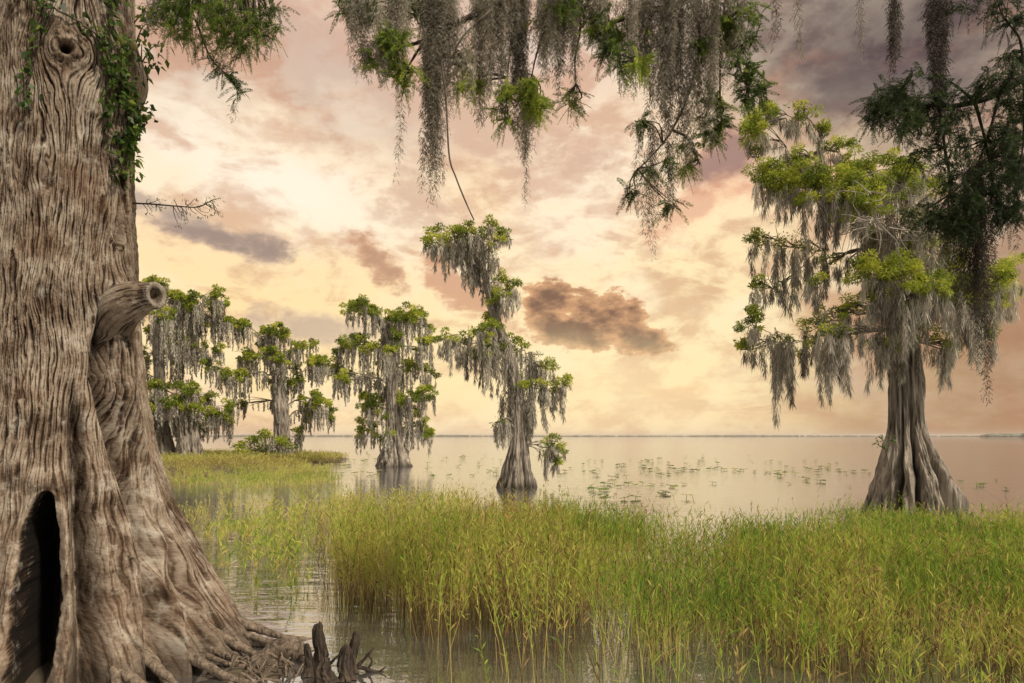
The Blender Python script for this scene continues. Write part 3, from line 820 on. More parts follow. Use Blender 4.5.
def giant_twig():
    """bare drooping twig with a few withered leaves, off the right flank"""
    global rng
    rng = np.random.default_rng(19)
    Y = 5.75
    a = Acc(); f = Acc()
    P = smooth_path([W(126, 203, Y), W(150, 204, Y), W(175, 206, Y - .05), (W(198, 207, Y - .1)), W(212, 200, Y - .12)], 24)
    tube(a, P, np.linspace(.008, .003, 24), 5)
    for k in range(30):
        s = P[rng.integers(4, 24)]
        dirn = np.array([rng.uniform(-.2, 1), rng.normal() * .5, rng.uniform(-1, .35)])
        q = s + unit(dirn) * rng.uniform(.04, .16)
        tube(a, smooth_path([s, (s + q) / 2 + rng.normal(size=3) * .008, q], 5), np.linspace(.0035, .0018, 5), 4)
        n = 6
        diamonds(f, q + rng.normal(size=(n, 3)) * .015, rng.normal(size=(n, 3)) * .6 + np.array([.3, 0, -.7]), .035, .007, .25 + .2 * rng.random(n))
    o = a.build('bare_twig', M['twig'], giant, ORG, True); clean_caps(o)
    f.build('withered_leaves', M['leaf_near'], o, ORG)
    # grey moss hanging by the old wound
    ma = Acc()
    tops = np.array([W(128, 205, Y - .05), W(131, 208, Y - .06), W(129, 215, Y - .05), W(126, 20, 5.9), W(128, 30, 5.9), W(122, 8, 5.85), W(118, 20, 5.8)])
    beards(ma, tops, np.array([.35, .28, .2, .45, .5, .5, .4]), np.array([.04, .03, .03, .14, .12, .14, .12]), 420, .04, .0035, np.full(7, .7), .8)
    ma.build('moss', M['moss_near'], giant, ORG)
giant_twig()


def spray(acc, base, d, ln, tint, L=.024, Wd=.0048, n=26):
    """a feathery cypress twig: two ranks of needles along a drooping stalk"""
    t = np.linspace(.05, 1, n)
    d = unit(d)
    drop = np.array([0, 0, -1.0])
    P = base + d * (t * ln)[:, None] + drop * (ln * .35 * t ** 2)[:, None]
    T = unit(d + drop * (.7 * t)[:, None])
    side = unit(np.cross(T, rng.normal(size=3)))
    sg = np.where(np.arange(n) % 2 == 0, 1, -1)[:, None]
    dd = T * .65 + side * sg
    diamonds(acc, np.vstack([P, P]), np.vstack([dd, T * .65 - side * sg]) + rng.normal(size=(2 * n, 3)) * .14, np.tile(L * (1.1 - .6 * t ** 2), 2), Wd,
             np.clip(tint + rng.normal(size=2 * n) * .1, 0, 1))
    # the stalk
    k = np.stack([P[:-1], P[1:], P[1:] + side[1:] * .0018, P[:-1] + side[:-1] * .0018], 1)
    acc.add(k, np.arange(4 * (n - 1)).reshape(-1, 4), max(tint - .3, 0))


def leafy_tuft(fa, ra, c, rad, n, tint, anchor, down=.35, ln=.15):
    """sprays springing from small twigs"""
    nt_ = max(2, n // 9)
    tips = c + rng.normal(size=(nt_, 3)) * rad * np.array([.5, .5, .45])
    for q in tips:
        tube(ra, smooth_path([anchor, (anchor + q) / 2 + rng.normal(size=3) * .03, q], 7), np.linspace(.008, .0025, 7), 4)
    for k in range(n):
        q = tips[k % nt_]
        d = rng.normal(size=3) + np.array([0, 0, -down])
        spray(fa, q + rng.normal(size=3) * rad * .22, d, ln * (.6 + .7 * rng.random()), np.clip(tint + rng.normal() * .14, 0, 1))


def near_moss(name, tops, lens, widths, dens, tint, mat, parent, org, L=.034, Wd=.0042, spread=1.2):
    ma = Acc()
    for a, ln, w, tn in zip(tops, lens, widths, np.broadcast_to(np.asarray(tint, float), (len(tops),))):
        # a beard is a sheaf of curly threads of unequal length
        nth = max(5, int(dens * w * 260))
        for k in range(nth):
            l2 = ln * (.35 + .65 * rng.random() ** .7) if k else ln
            o = rng.normal(size=3) * np.array([w * .42, w * .42, .02])
            n = max(8, int(l2 * 120))
            t = np.sort(rng.random(n))
            ph = rng.random(4) * 6.28
            wob = np.stack([np.sin(t * l2 * 5 + ph[1]) * .022 * t + np.sin(t * l2 * 9 + ph[0]) * .012 + np.sin(t * l2 * 31 + ph[1]) * .006,
                            np.sin(t * l2 * 8 + ph[2]) * .012 + np.sin(t * l2 * 27 + ph[3]) * .006, 0 * t], 1)
            pos = a + o * (1 - .65 * t)[:, None] + wob + np.stack([0 * t, 0 * t, -t * l2], 1) + rng.normal(size=(n, 3)) * .006
            d = np.stack([rng.normal(size=n) * spread, rng.normal(size=n) * spread, -np.ones(n)], 1)
            diamonds(ma, pos, d, L * (.6 + .8 * rng.random(n)), Wd, np.clip(tn + rng.normal() * .1 + rng.normal(size=n) * .18, 0, 1), bend=.2)
    return ma.build(name, mat, parent, org)


def giant_bough():
    """leafy bough of the giant hanging over the upper left"""
    global rng
    rng = np.random.default_rng(23)
    Y = 5.3
    ra = Acc(); fa = Acc()
    P = smooth_path([gpoint(1.2, 6.2), W(150, -70, 5.5), W(200, -45, 5.4), W(250, -35, 5.2), W(300, -52, 5.0), W(350, -95, 4.7), W(380, -150, 4.4)], 36)
    tube(ra, P, np.linspace(.09, .006, 36), 8, rough=.3)
    for (px, py, r, n, tn) in [(168, 5, 20, 50, .3), (190, 12, 20, 60, .35), (210, 22, 20, 60, .4), (230, 16, 22, 60, .4), (252, 8, 22, 50, .45), (262, 26, 16, 36, .25), (240, 34, 16, 36, .2), (182, 26, 14, 30, .4), (268, 10, 14, 24, .2), (202, -8, 24, 50, .3), (240, -12, 24, 50, .3)]:
        c = W(px, py, Y + rng.normal() * .12)
        an = P[int(np.argmin(np.linalg.norm(P[:, :2] - c[:2], axis=1)))]
        leafy_tuft(fa, ra, c, r / F * Y, int(n * 1.5), tn + .12, an)
    # hanging spray
    Q = smooth_path([W(196, 20, Y), W(203, 40, Y), W(212, 60, Y), W(228, 76, Y), W(240, 92, Y)], 14)
    tube(ra, Q, np.linspace(.010, .003, 14), 5)
    for k in range(46):
        b = Q[rng.integers(3, 14)]
        spray(fa, b, np.array([rng.normal() * .8 + .3, rng.normal() * .5, -.4 + rng.normal() * .4]), .08 + .07 * rng.random(), .25 + .15 * rng.random())
    o = ra.build('bough', M['twig'], giant, ORG, True); clean_caps(o)
    fa.build('foliage', M['leaf_near'], o, ORG)
    near_moss('moss', [W(150, -12, Y), W(222, 60, Y), W(234, 100, Y), W(160, -10, Y)], [.35, .14, .16, .25], [.05, .02, .02, .05], 1.2, .5, M['moss_near'], o, ORG)
giant_bough()


def vine():
    global rng
    rng = np.random.default_rng(29)
    org = gpoint(1.1, 3.6, .02)
    root = thing('climbing_vine', 'leafy green vine climbing the upper part of the giant trunk', 'vine', org)
    ra, fa = Acc(), Acc()
    runs = [[(112, 175), (106, 140), (103, 110), (106, 80), (98, 50), (108, 20), (112, -20)], [(118, 168), (122, 140), (118, 110), (112, 75), (96, 40), (70, 18), (40, 5), (15, -15)], [(32, 112), (30, 85), (38, 50), (44, 20), (48, -10)],
            [(122, 150), (128, 125), (120, 90), (118, 60)]]
    for rn in runs:
        pts = []
        for px, py in rn:
            th, z = solve_thz(px, py, lambda a, b: giant_r(a, b, False)[0])
            pts.append(gpoint(th, z, .025))
        P = smooth_path(pts, 40) + rng.normal(size=(40, 3)) * .006
        tube(ra, P, np.linspace(.011, .006, 40), 6)
        n = 150 if rn is not runs[2] else 60
        for k in range(n):
            b = P[rng.integers(0, 40)]
            outv = np.array([b[0] - GA[0], b[1] - GA[1], 0]); outv = unit(outv)
            d = outv * .7 + rng.normal(size=3) * .6 + np.array([0, 0, -.4])
            q = b + unit(outv + rng.normal(size=3) * .7) * rng.random() * .10
            diamonds(fa, q[None], d[None], .045 + .035 * rng.random(), .028 + .02 * rng.random(), np.clip(.35 + rng.normal() * .25, 0, 1), bend=.2)
    # leafy sprigs leaning out into the light
    for (px, py, n) in [(134, 120, 34), (126, 140, 34), (140, 116, 20), (150, 108, 14), (133, 155, 20), (136, 170, 10), (148, 22, 20), (160, 44, 16), (150, 62, 12), (142, 44, 16), (156, 10, 20), (130, 100, 30), (118, 40, 40), (108, 85, 30), (120, 95, 30)]:
        c = W(px, py, 5.45 + rng.normal() * .1)
        th = 1.35; an = gpoint(th, c[2], 0)
        tube(ra, smooth_path([an, (an + c) / 2 + np.array([0, 0, .04]), c], 8), np.linspace(.006, .002, 8), 4)
        for k in range(n):
            q = c * (1 - .4 * rng.random()) + an * 0 if False else c + (an - c) * rng.random() * .5 + rng.normal(size=3) * .04
            diamonds(fa, q[None], (rng.normal(size=3) * .8 + np.array([.3, -.3, -.5]))[None], .045 + .03 * rng.random(), .03 + .015 * rng.random(), np.clip(.5 + rng.normal() * .28, 0, 1), bend=.25)
    o = ra.build('stem', M['twig'], root, org, True); clean_caps(o)
    fa.build('foliage', M['vine'], root, org)
vine()

#SECTION_BOUGHS
# ------------------------------------------------------------------ boughs hanging in from above
def bough_center():
    global rng
    rng = np.random.default_rng(101)
    Y0 = 4.7
    org = W(560, -60, Y0)
    def limb_root(label): return thing('overhanging_bough', label, 'bough', org)
    # left bough
    root = limb_root('mossy cypress bough hanging into the top centre above the slender tree')
    org1 = org
    ra = Acc()
    main = smooth_path([W(700, -150, 3.6), W(600, -70, 4.3), W(540, -25, 4.6), (W(500, 2, 4.7)), W(455, 24, 4.7), W(425, 40, 4.75), W(398, 48, 4.8)], 40)
    tube(ra, main, np.linspace(.045, .007, 40), 8, rough=.45)
    subs = [[(500, 2), (478, 22), (462, 38), (450, 62)], [(455, 24), (430, 20), (400, 10), (360, 2)], [(540, -25), (545, 20), (535, 60), (530, 85)], [(500, 2), (512, 30), (508, 70), (506, 105)], [(560, -30), (580, 20), (575, 60), (577, 95)],
            [(425, 40), (412, 60), (404, 75)]]
    paths = [main]
    for sp in subs:
        p = smooth_path([W(a, b, Y0 + rng.normal() * .1) for a, b in sp], 20); paths.append(p)
        tube(ra, p, np.linspace(.012, .003, 20), 6, rough=.45)
    # long bare twig
    tw = smooth_path([W(441, 60, 4.6), W(446, 100, 4.6), W(449, 155, 4.6), W(456, 178, 4.62), W(467, 205, 4.62), W(474, 220, 4.62)], 20)
    tube(ra, tw, np.linspace(.008, .0045, 20), 5, rough=.2)
    allp = np.vstack(paths)
    tufts = []
    for (px, py, r, n, tn) in [(388, 62, 14, 44, .6), (395, 45, 14, 40, .5), (402, 74, 10, 26, .7), (378, 52, 10, 20, .4), (350, 6, 12, 26, .3), (372, 8, 14, 30, .3), (465, 62, 10, 30, .8), (470, 82, 9, 26, .9), (462, 90, 8, 14, .7), (530, 88, 12, 36, .75), (540, 102, 10, 26, .8), (525, 105, 8, 16, .7),
                               (503, 100, 9, 24, .7), (504, 122, 7, 12, .5), (574, 98, 8, 18, .6), (586, 8, 16, 40, .4), (560, 5, 14, 30, .4), (482, 8, 14, 26, .5), (430, 10, 16, 30, .4), (408, 4, 14, 26, .4), (545, 20, 10, 20, .6)]:
        c = W(px, py, Y0 + rng.normal() * .12)
        an = allp[int(np.argmin(np.linalg.norm(allp - c, axis=1)))]
        fa = Acc(); leafy_tuft(fa, ra, c, r / F * Y0, int(n * 1.6), tn + .08, an, ln=.12); tufts.append(fa)
    o = ra.build('branch', M['twig'], root, org1, True); clean_caps(o)
    for fa in tufts: fa.build('foliage', M['leaf_near'], o, org1)
    ms = [(437, -10, 205, 15, 1.5, .42), (428, -8, 130, 14, 1.3, .5), (446, -5, 100, 10, 1.3, .45), (424, 60, 190, 6, .8, .4), (433, 40, 185, 7, 1.1, .35), (399, 60, 180, 3, .5, .5), (380, 0, 88, 10, 1., .75), (367, 40, 82, 9, .9, .8), (395, 0, 60, 10, .9, .6), (352, 0, 40, 8, .8, .6), (362, 0, 30, 8, .8, .55),
          (481, -5, 125, 9, 1.6, .5), (489, 0, 100, 8, 1.4, .55), (502, -5, 118, 8, 1.5, .45), (515, -8, 112, 11, 1.8, .25), (522, -5, 95, 9, 1.6, .3), (470, 20, 110, 6, .9, .6), (461, 10, 90, 5, .8, .6),
          (524, 70, 165, 7, 1.5, .6), (529, 80, 150, 6, 1.3, .6), (519, 90, 158, 5, 1.1, .55), (526, 120, 203, 2, .5, .45), (545, -5, 88, 6, 1.2, .5), (557, -5, 105, 6, 1.2, .45), (562, 0, 75, 7, 1.2, .5), (576, -5, 128, 5, .9, .55), (572, 0, 75, 5, .9, .5), (449, 70, 118, 8, .7, .7), (538, 0, 70, 6, 1., .55), (406, 20, 110, 3, .5, .5)]
    for k in range(34):
        ms.append((rng.uniform(345, 600), rng.uniform(-60, -4), rng.uniform(24, 84), rng.uniform(4, 9), 1.2, rng.uniform(.45, .8)))
    for (px, y0, y1, w, dens, tn) in ms:
        Y = Y0 + rng.normal() * .10
        near_moss('moss_beard', [W(px, y0, Y)], [(y1 - y0) / F * Y], [1.25 * w / F * Y], dens * 1.2, tn + .06, M['moss_near'], o, org1)
    # right-hand bough
    org2 = W(700, -60, 4.6)
    root2 = thing('overhanging_bough', 'densest mossy bough at the top with a ragged beard reaching lowest', 'bough', org2)
    ra = Acc()
    main = smooth_path([W(900, -170, 3.4), W(800, -90, 4.0), W(730, -35, 4.5), W(690, -5, 4.6), W(655, 10, 4.65), W(620, 20, 4.7), W(596, 25, 4.7)], 40)
    tube(ra, main, np.linspace(.045, .007, 40), 8, rough=.45)
    subs = [[(690, -5), (700, 40), (690, 90), (672, 130), (650, 158), (634, 172)], [(730, -35), (740, 20), (738, 60), (748, 85)], [(655, 10), (640, 40), (634, 60)], [(730, -35), (722, 30), (720, 90), (722, 125)], [(738, 60), (755, 70), (770, 84)], [(672, 130), (690, 140), (700, 165)], [(730, -35), (755, -20), (776, -9)], [(740, -60), (775, -30), (798, -9)], [(800, -120), (835, -50), (862, -9)]]
    paths = [main]
    for sp in subs:
        p = smooth_path([W(a, b, 4.6 + rng.normal() * .06) for a, b in sp], 20); paths.append(p)
        tube(ra, p, np.linspace(.011, .004, 20), 6, rough=.45)
    allp = np.vstack(paths); tufts = []
    for (px, py, r, n, tn) in [(600, 18, 12, 40, .45), (612, 36, 12, 36, .5), (632, 42, 12, 36, .7), (640, 60, 9, 24, .75), (620, 60, 9, 18, .35), (605, 55, 10, 18, .25), (735, 20, 14, 44, .45), (725, 36, 12, 36, .5), (745, 45, 12, 30, .3), (750, 70, 14, 34, .3), (762, 84, 9, 18, .2), (748, 92, 10, 20, .25), (740, 8, 14, 30, .35),
                               (715, 100, 11, 26, .45), (722, 126, 11, 26, .35), (712, 132, 9, 20, .3), (692, 150, 9, 22, .6), (690, 165, 8, 18, .7), (640, 125, 9, 14, .15), (636, 185, 8, 14, .2), (656, 165, 9, 14, .2), (670, 200, 8, 10, .2), (655, 40, 10, 16, .6), (700, 40, 12, 20, .4)]:
        c = W(px, py, 4.6 + rng.normal() * .1)
        an = allp[int(np.argmin(np.linalg.norm(allp - c, axis=1)))]
        fa = Acc(); leafy_tuft(fa, ra, c, r / F * 4.6, int(n * 1.4), tn + .08, an, ln=.12); tufts.append(fa)
    o2 = ra.build('branch', M['twig'], root2, org2, True); clean_caps(o2)
    for fa in tufts: fa.build('foliage', M['leaf_near'], o2, org2)
    ms = [(667, -8, 175, 9, 1.9, .4), (660, -8, 120, 11, 1.7, .5), (676, -5, 150, 9, 1.7, .42), (690, -8, 165, 10, 1.7, .45), (700, -5, 140, 9, 1.6, .5), (712, -5, 138, 9, 1.5, .55), (645, -5, 90, 9, 1.4, .6), (652, 60, 115, 6, 1., .55), (708, 60, 150, 5, 1., .6), (640, -5, 60, 8, 1.2, .6), (684, 60, 178, 5, 1.1, .4),
          (640, 125, 205, 3, 1., .55), (651, 120, 258, 4, 1.3, .38), (656, 130, 222, 4, 1.2, .4), (668, 140, 228, 4, 1.3, .42), (673, 150, 205, 4, 1.1, .42), (646, 150, 240, 3, 1., .4), (648, 60, 125, 4, .8, .6), (600, -5, 50, 7, 1., .55), (614, -5, 85, 4, .8, .55), (620, 0, 60, 6, 1., .5), (625, 60, 95, 3, .6, .5), (720, 0, 110, 5, .9, .5), (634, 0, 45, 8, 1., .5),
          (776, -8, 50, 4, 1., .35), (798, -8, 58, 3, .8, .4), (862, -8, 60, 2, .7, .3)]
    for k in range(20):
        ms.append((rng.uniform(595, 745), rng.uniform(-70, -4), rng.uniform(30, 100), rng.uniform(4, 8), 1.1, rng.uniform(.45, .8)))
    for (px, y0, y1, w, dens, tn) in ms:
        Y = 4.6 + rng.normal() * .10
        near_moss('moss_beard', [W(px, y0, Y)], [(y1 - y0) / F * Y], [w / F * Y], dens * 1.15, tn, M['moss_near'], o2, org2)
    # twigs above the frame from which the three lone strands hang
    # bough on the right, its shade carried by darker leaf, moss and twig colours
    Y3 = 5.4
    org3 = W(1024, 60, Y3)
    root3 = thing('overhanging_bough', 'bough of long moss with shade painted into its colours reaching in from the upper right edge', 'bough', org3)
    ra = Acc()
    main = smooth_path([W(1180, 20, 5.0), W(1080, 55, 5.3), (W(1024, 78, Y3)), W(1000, 92, Y3), W(975, 102, Y3), W(940, 106, Y3), W(900, 100, Y3)], 40)
    tube(ra, main, np.linspace(.05, .008, 40), 8, rough=.4)
    subs = [[(1100, -40), (1020, -30), (960, -22), (890, -18)], [(1000, 92), (990, 130), (978, 165), (970, 190)], [(975, 102), (985, 140), (995, 190), (1000, 215)], [(940, 106), (945, 150), (950, 190), (930, 225)], [(1024, 78), (1020, 40), (1005, 20)], [(975, 102), (955, 85), (930, 70)], [(1024, 78), (1024, 130), (1018, 190)], [(978, 165), (955, 190), (925, 210)]]
    paths = [main]
    for sp in subs:
        p = smooth_path([W(a, b, Y3 + rng.normal() * .08) for a, b in sp], 20); paths.append(p)
        tube(ra, p, np.linspace(.015, .004, 20), 6, rough=.4)
    allp = np.vstack(paths); tufts = []
    for (px, py, r, n, tn) in [(880, 100, 14, 36, .4), (895, 88, 14, 36, .5), (900, 112, 14, 36, .5), (915, 100, 14, 36, .6), (875, 122, 10, 20, .3), (920, 125, 14, 40, .5), (940, 95, 14, 30, .5), (938, 130, 14, 36, .4), (960, 105, 16, 40, .5), (985, 90, 16, 30, .4), (1008, 80, 16, 36, .4), (1015, 110, 16, 40, .5), (1000, 130, 16, 40, .5), (1012, 150, 16, 40, .4), (990, 160, 18, 46, .4),
                               (1010, 185, 14, 36, .4), (985, 190, 18, 50, .3), (962, 200, 16, 44, .3), (1000, 210, 14, 30, .3), (945, 215, 14, 40, .4), (925, 222, 12, 34, .5), (970, 225, 14, 30, .3), (952, 180, 12, 26, .3), (925, 155, 10, 20, .3), (1015, 20, 14, 30, .3), (1000, 5, 14, 26, .3), (955, 5, 12, 16, .3), (1020, 220, 10, 16, .3), (970, 140, 12, 26, .4), (905, 130, 10, 20, .4), (1018, 60, 16, 40, .4), (1020, 135, 16, 40, .4), (1022, 170, 14, 36, .3), (1000, 170, 16, 40, .3), (1016, 205, 14, 30, .3), (1030, 100, 18, 40, .4), (890, 100, 12, 30, .5), (950, 160, 14, 30, .4)]:
        c = W(px, py, Y3 + rng.normal() * .14)
        an = allp[int(np.argmin(np.linalg.norm(allp - c, axis=1)))]
        fa = Acc(); leafy_tuft(fa, ra, c, r / F * Y3, int(n * 1.5), tn, an, ln=.15); tufts.append(fa)
    o3 = ra.build('branch', M['twig_shade'], root3, org3, True); clean_caps(o3)
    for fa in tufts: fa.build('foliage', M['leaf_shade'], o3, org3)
    ms = [(893, -10, 82, 7, 1.7, .5), (897, 0, 60, 5, 1.2, .5), (932, -10, 110, 7, 1.7, .45), (938, -5, 160, 8, 1.8, .45), (944, 0, 120, 6, 1.2, .5), (936, 60, 178, 4, 1.2, .5), (972, 160, 320, 10, 1.9, .3), (966, 170, 300, 8, 1.5, .35), (980, 165, 345, 8, 1.6, .35), (985, 200, 405, 5, 1.4, .4), (978, 200, 370, 6, 1.2, .4), (988, 250, 398, 3, 1., .5), (955, 190, 290, 7, 1.1, .45), (945, 200, 265, 6, 1., .5), (960, 230, 345, 4, .9, .6),
          (992, 190, 300, 6, 1.1, .4), (1018, 190, 250, 3, .8, .4), (1000, 190, 240, 5, .9, .4), (975, -5, 20, 6, 1., .4), (930, 205, 260, 4, .8, .4)]
    for (px, y0, y1, w, dens, tn) in ms:
        Y = Y3 + rng.normal() * .10
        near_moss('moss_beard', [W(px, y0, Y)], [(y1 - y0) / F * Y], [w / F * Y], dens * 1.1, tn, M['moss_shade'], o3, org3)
bough_center()

#SECTION_GROUND
# ------------------------------------------------------------------ ground, water, far shore
def water_mat():
    m, nt, out = new_mat('lake_water')
    tc = nt.nodes.new('ShaderNodeTexCoord')
    v1 = mapping(nt, tc.outputs['Object'], (1.6, 4.2, 1)); v2 = mapping(nt, tc.outputs['Object'], (.10, .35, 1)); v3 = mapping(nt, tc.outputs['Object'], (5, 11, 1))
    n1 = noise_node(nt, v1, 1, 3, .5, .5); n2 = noise_node(nt, v2, 1, 4, .6); n3 = noise_node(nt, v3, 1, 2, .5)
    def mad(a, k, b):
        x = nt.nodes.new('ShaderNodeMath'); x.operation = 'MULTIPLY_ADD'
        nt.links.new(a, x.inputs[0]); x.inputs[1].default_value = k
        if isinstance(b, (int, float)): x.inputs[2].default_value = b
        else: nt.links.new(b, x.inputs[2])
        return x.outputs[0]
    h = mad(n1, .55, mad(n3, .10, mad(n2, 1.2, 0)))
    nrm = bump(nt, h, 1.0, .016)
    df = nt.nodes.new('ShaderNodeBsdfDiffuse'); df.inputs['Color'].default_value = c4(.07, .066, .06)
    gl = nt.nodes.new('ShaderNodeBsdfGlossy'); gl.inputs['Roughness'].default_value = .02; gl.inputs['Color'].default_value = c4(.93, .95, .99)
    fr = nt.nodes.new('ShaderNodeFresnel'); fr.inputs['IOR'].default_value = 1.333
    nt.links.new(nrm, fr.inputs['Normal']); nt.links.new(nrm, gl.inputs['Normal'])
    k = mad(fr.outputs[0], .42, .50)
    mx = nt.nodes.new('ShaderNodeMixShader'); nt.links.new(k, mx.inputs[0]); nt.links.new(df.outputs[0], mx.inputs[1]); nt.links.new(gl.outputs[0], mx.inputs[2])
    nt.links.new(mx.outputs[0], out.inputs[0])
    return m


def ground_mat():
    m, nt, out = new_mat('mud_and_turf')
    tc = nt.nodes.new('ShaderNodeTexCoord')
    n1 = noise_node(nt, tc.outputs['Object'], 1.5, 6, .6)
    col = ramp(nt, [(.3, c4(.03, .022, .014)), (.5, c4(.06, .045, .026)), (.7, c4(.10, .08, .045))], n1)
    p = nt.nodes.new('ShaderNodeBsdfPrincipled'); p.inputs['Roughness'].default_value = .95
    nt.links.new(col, p.inputs['Base Color']); nt.links.new(bump(nt, n1, .6, .05), p.inputs['Normal'])
    nt.links.new(p.outputs[0], out.inputs[0])
    return m


def ground_h(X, Y):
    """lake bed below the water; the bank rises out of it at the far left and behind the camera"""
    h = np.full(np.shape(X), -.6)
    # bank carrying the left-hand trees
    d = np.hypot((X + 31.0) / 10.0, (Y - 50) / 9.0)
    h = np.maximum(h, np.minimum(-.6 + .95 * np.clip(1.45 - d, 0, 1) ** .7, .10))
    d2 = np.hypot((X + 45) / 30, (Y - 40) / 34)
    h = np.maximum(h, np.minimum(-.6 + 1.2 * np.clip(1.5 - d2, 0, 1) ** .7, .15))
    # foot of the giant and the shore behind the camera
    h = np.maximum(h, -.6 + .62 * np.clip(1.5 - np.hypot(X + 3.6, Y - 5.4) / 1.7, 0, 1) ** .6)
    h = np.maximum(h, np.clip((1.6 - Y) * .25, -.6, .9))
    h = np.maximum(h, -.6 + .61 * np.clip(1.4 - np.hypot((X + 1.85) / .9, (Y - 4.95) / .5), 0, 1) ** .6)
    return h + (fbm(X * .8, Y * .8, 5, 3) - .5) * .08


def grid_mesh(name, xs, ys, hf, mat, kind, label=None):
    X, Y = np.meshgrid(xs, ys)
    Z = hf(X, Y)
    V = np.stack([X, Y, Z], -1).reshape(-1, 3); m = len(xs); n = len(ys)
    i = np.arange(n - 1)[:, None]; j = np.arange(m - 1)[None]
    Q = np.stack([i * m + j, i * m + j + 1, (i + 1) * m + j + 1, (i + 1) * m + j], -1).reshape(-1, 4)
    return tag(mk(name, V, Q, mat, None, True), label, None, None, kind)


def dense(a, b, c, d, n_out, n_in):
    return np.unique(np.concatenate([np.sign(np.linspace(-1, 0, n_out)) * np.abs(np.linspace(-1, 0, n_out)) ** 3 * (c - a) + c - 0, np.linspace(c, d, n_in), d + np.linspace(0, 1, n_out) ** 3 * (b - d)]))
xs = dense(-6000, 6000, -70, 30, 30, 260); ys = dense(-400, 8000, -10, 70, 30, 260)
grid_mesh('ground', xs, ys, ground_h, ground_mat(), 'structure', 'muddy lake bed rising into a grassy bank at the far left')
grid_mesh('water', np.array([-6000, -50, 50, 6000.]), np.array([-300, 0, 60, 8000.]), lambda X, Y: X * 0, water_mat(), 'structure', 'calm shallow lake reflecting the sunset sky')


def far_shore():
    global rng
    rng = np.random.default_rng(131)
    m, nt, out = new_mat('distant_trees')
    tc = nt.nodes.new('ShaderNodeTexCoord')
    n1 = noise_node(nt, tc.outputs['Object'], .08, 4, .6)
    col = ramp(nt, [(.35, c4(.10, .10, .07)), (.65, c4(.18, .175, .12))], n1)  # tree colours lightened, so some of the haze is painted in
    p = nt.nodes.new('ShaderNodeBsdfPrincipled'); p.inputs['Roughness'].default_value = 1
    nt.links.new(col, p.inputs['Base Color']); nt.links.new(p.outputs[0], out.inputs[0])
    import bmesh
    bm = bmesh.new(); bmesh.ops.create_icosphere(bm, subdivisions=2, radius=1)
    SV = np.array([v.co[:] for v in bm.verts]); SF = np.array([[v.index for v in f.verts] for f in bm.faces]); bm.free()
    def wood_of(name, label, px0, px1, Y, n, hm, depth):
        Vs, Fs = [], []; k = 0
        for i in range(n):
            px = rng.uniform(px0, px1); yy = Y + rng.random() * depth
            edge = np.clip(min(px - px0, px1 - px) / (px1 - px0) * 12, .25, 1) * (.5 + fbm(np.array([px * .012]), np.array([yy * 0 + 2.]), 33, 3)[0])
            h = hm * (.45 + .55 * rng.random()) * edge
            c = np.array([(px - CX) / F * yy, yy, h * .45])
            V = SV * np.array([h * (1.2 + 1.6 * rng.random()), h * .8, h * .55]) * (1 + .25 * (fbm(SV[:, :1] * 3 + i, SV[:, 2:] * 3, 9, 2) - .5)) + c
            Vs.append(V); Fs.append(SF + k); k += len(V)
        tag(mk(name, np.vstack(Vs), np.vstack(Fs), m, None, False), label, 'woods', None, 'stuff')
    wood_of('far_treeline', 'thin hazy line of woods along the far shore of the lake', -700, 1700, 2600, 2600, 5, 150)
    wood_of('island_trees', 'low dark wooded point on the horizon at the right edge', 978, 1120, 1500, 150, 10, 60)
far_shore()

#SECTION_REEDS
# ------------------------------------------------------------------ reeds and marsh grass
def reeds(name, label, pts, hts, mat, leaves, leafL, leafW, stemW, tint, lean=.10, seg=3, heads=0.0):
    n = len(pts)
    acc = Acc()
    hts = np.asarray(hts); base = pts.copy(); base[:, 2] -= .05
    ln = np.stack([rng.normal(size=n) * lean, rng.normal(size=n) * lean, np.ones(n)], 1)
    crv = np.stack([rng.normal(size=n), rng.normal(size=n), np.zeros(n)], 1) * lean * 1.1
    def at(t): return base + ln * (hts * t)[:, None] + crv * (hts * t * t)[:, None]
    s = unit(np.stack([rng.normal(size=n), rng.normal(size=n) * .6, np.zeros(n)], 1))
    ts = np.linspace(0, 1, seg + 1)
    for a, b in zip(ts[:-1], ts[1:]):
        wa, wb = stemW * (1 - .6 * a), stemW * (1 - .6 * b)
        A, B = at(np.full(n, a)), at(np.full(n, b))
        V = np.stack([A - s * wa / 2, A + s * wa / 2, B + s * wb / 2, B - s * wb / 2], 1)
        acc.add(V, np.arange(4 * n).reshape(n, 4), np.repeat(np.clip(tint - .5 + .5 * a, 0, 1), 4))
    for k in range(leaves):
        t = .34 + .66 * (k + rng.random(n)) / leaves
        P = at(t)
        d = np.stack([rng.normal(size=n) * .8, rng.normal(size=n) * .8, .9 + 1.5 * rng.random(n)], 1)
        old = np.clip((.62 - t) * 1.3, 0, .55)
        tn = np.clip(tint - old * rng.random(n) * 1.3 + rng.normal(size=n) * .10, 0, 1)
        diamonds(acc, P, d, leafL * (.5 + .8 * rng.random(n)), leafW * (.7 + .6 * rng.random(n)), tn, bend=.14)
    hd = np.where(rng.random(n) < heads)[0]
    if len(hd):                                 # tan seed heads on some of the stems
        tip = at(np.ones(n))[hd]
        for k in range(7):
            m = len(hd)
            diamonds(acc, tip + np.array([0, 0, 1.0]) * (rng.random(m) * .07 - .05)[:, None] + rng.normal(size=(m, 3)) * .006,
                     np.stack([rng.normal(size=m) * .5, rng.normal(size=m) * .5, np.ones(m)], 1), .028, .010, np.clip(.24 + rng.normal(size=m) * .05, .1, .4))
    return tag(acc.build(name, mat), label, 'reeds', None, 'stuff')


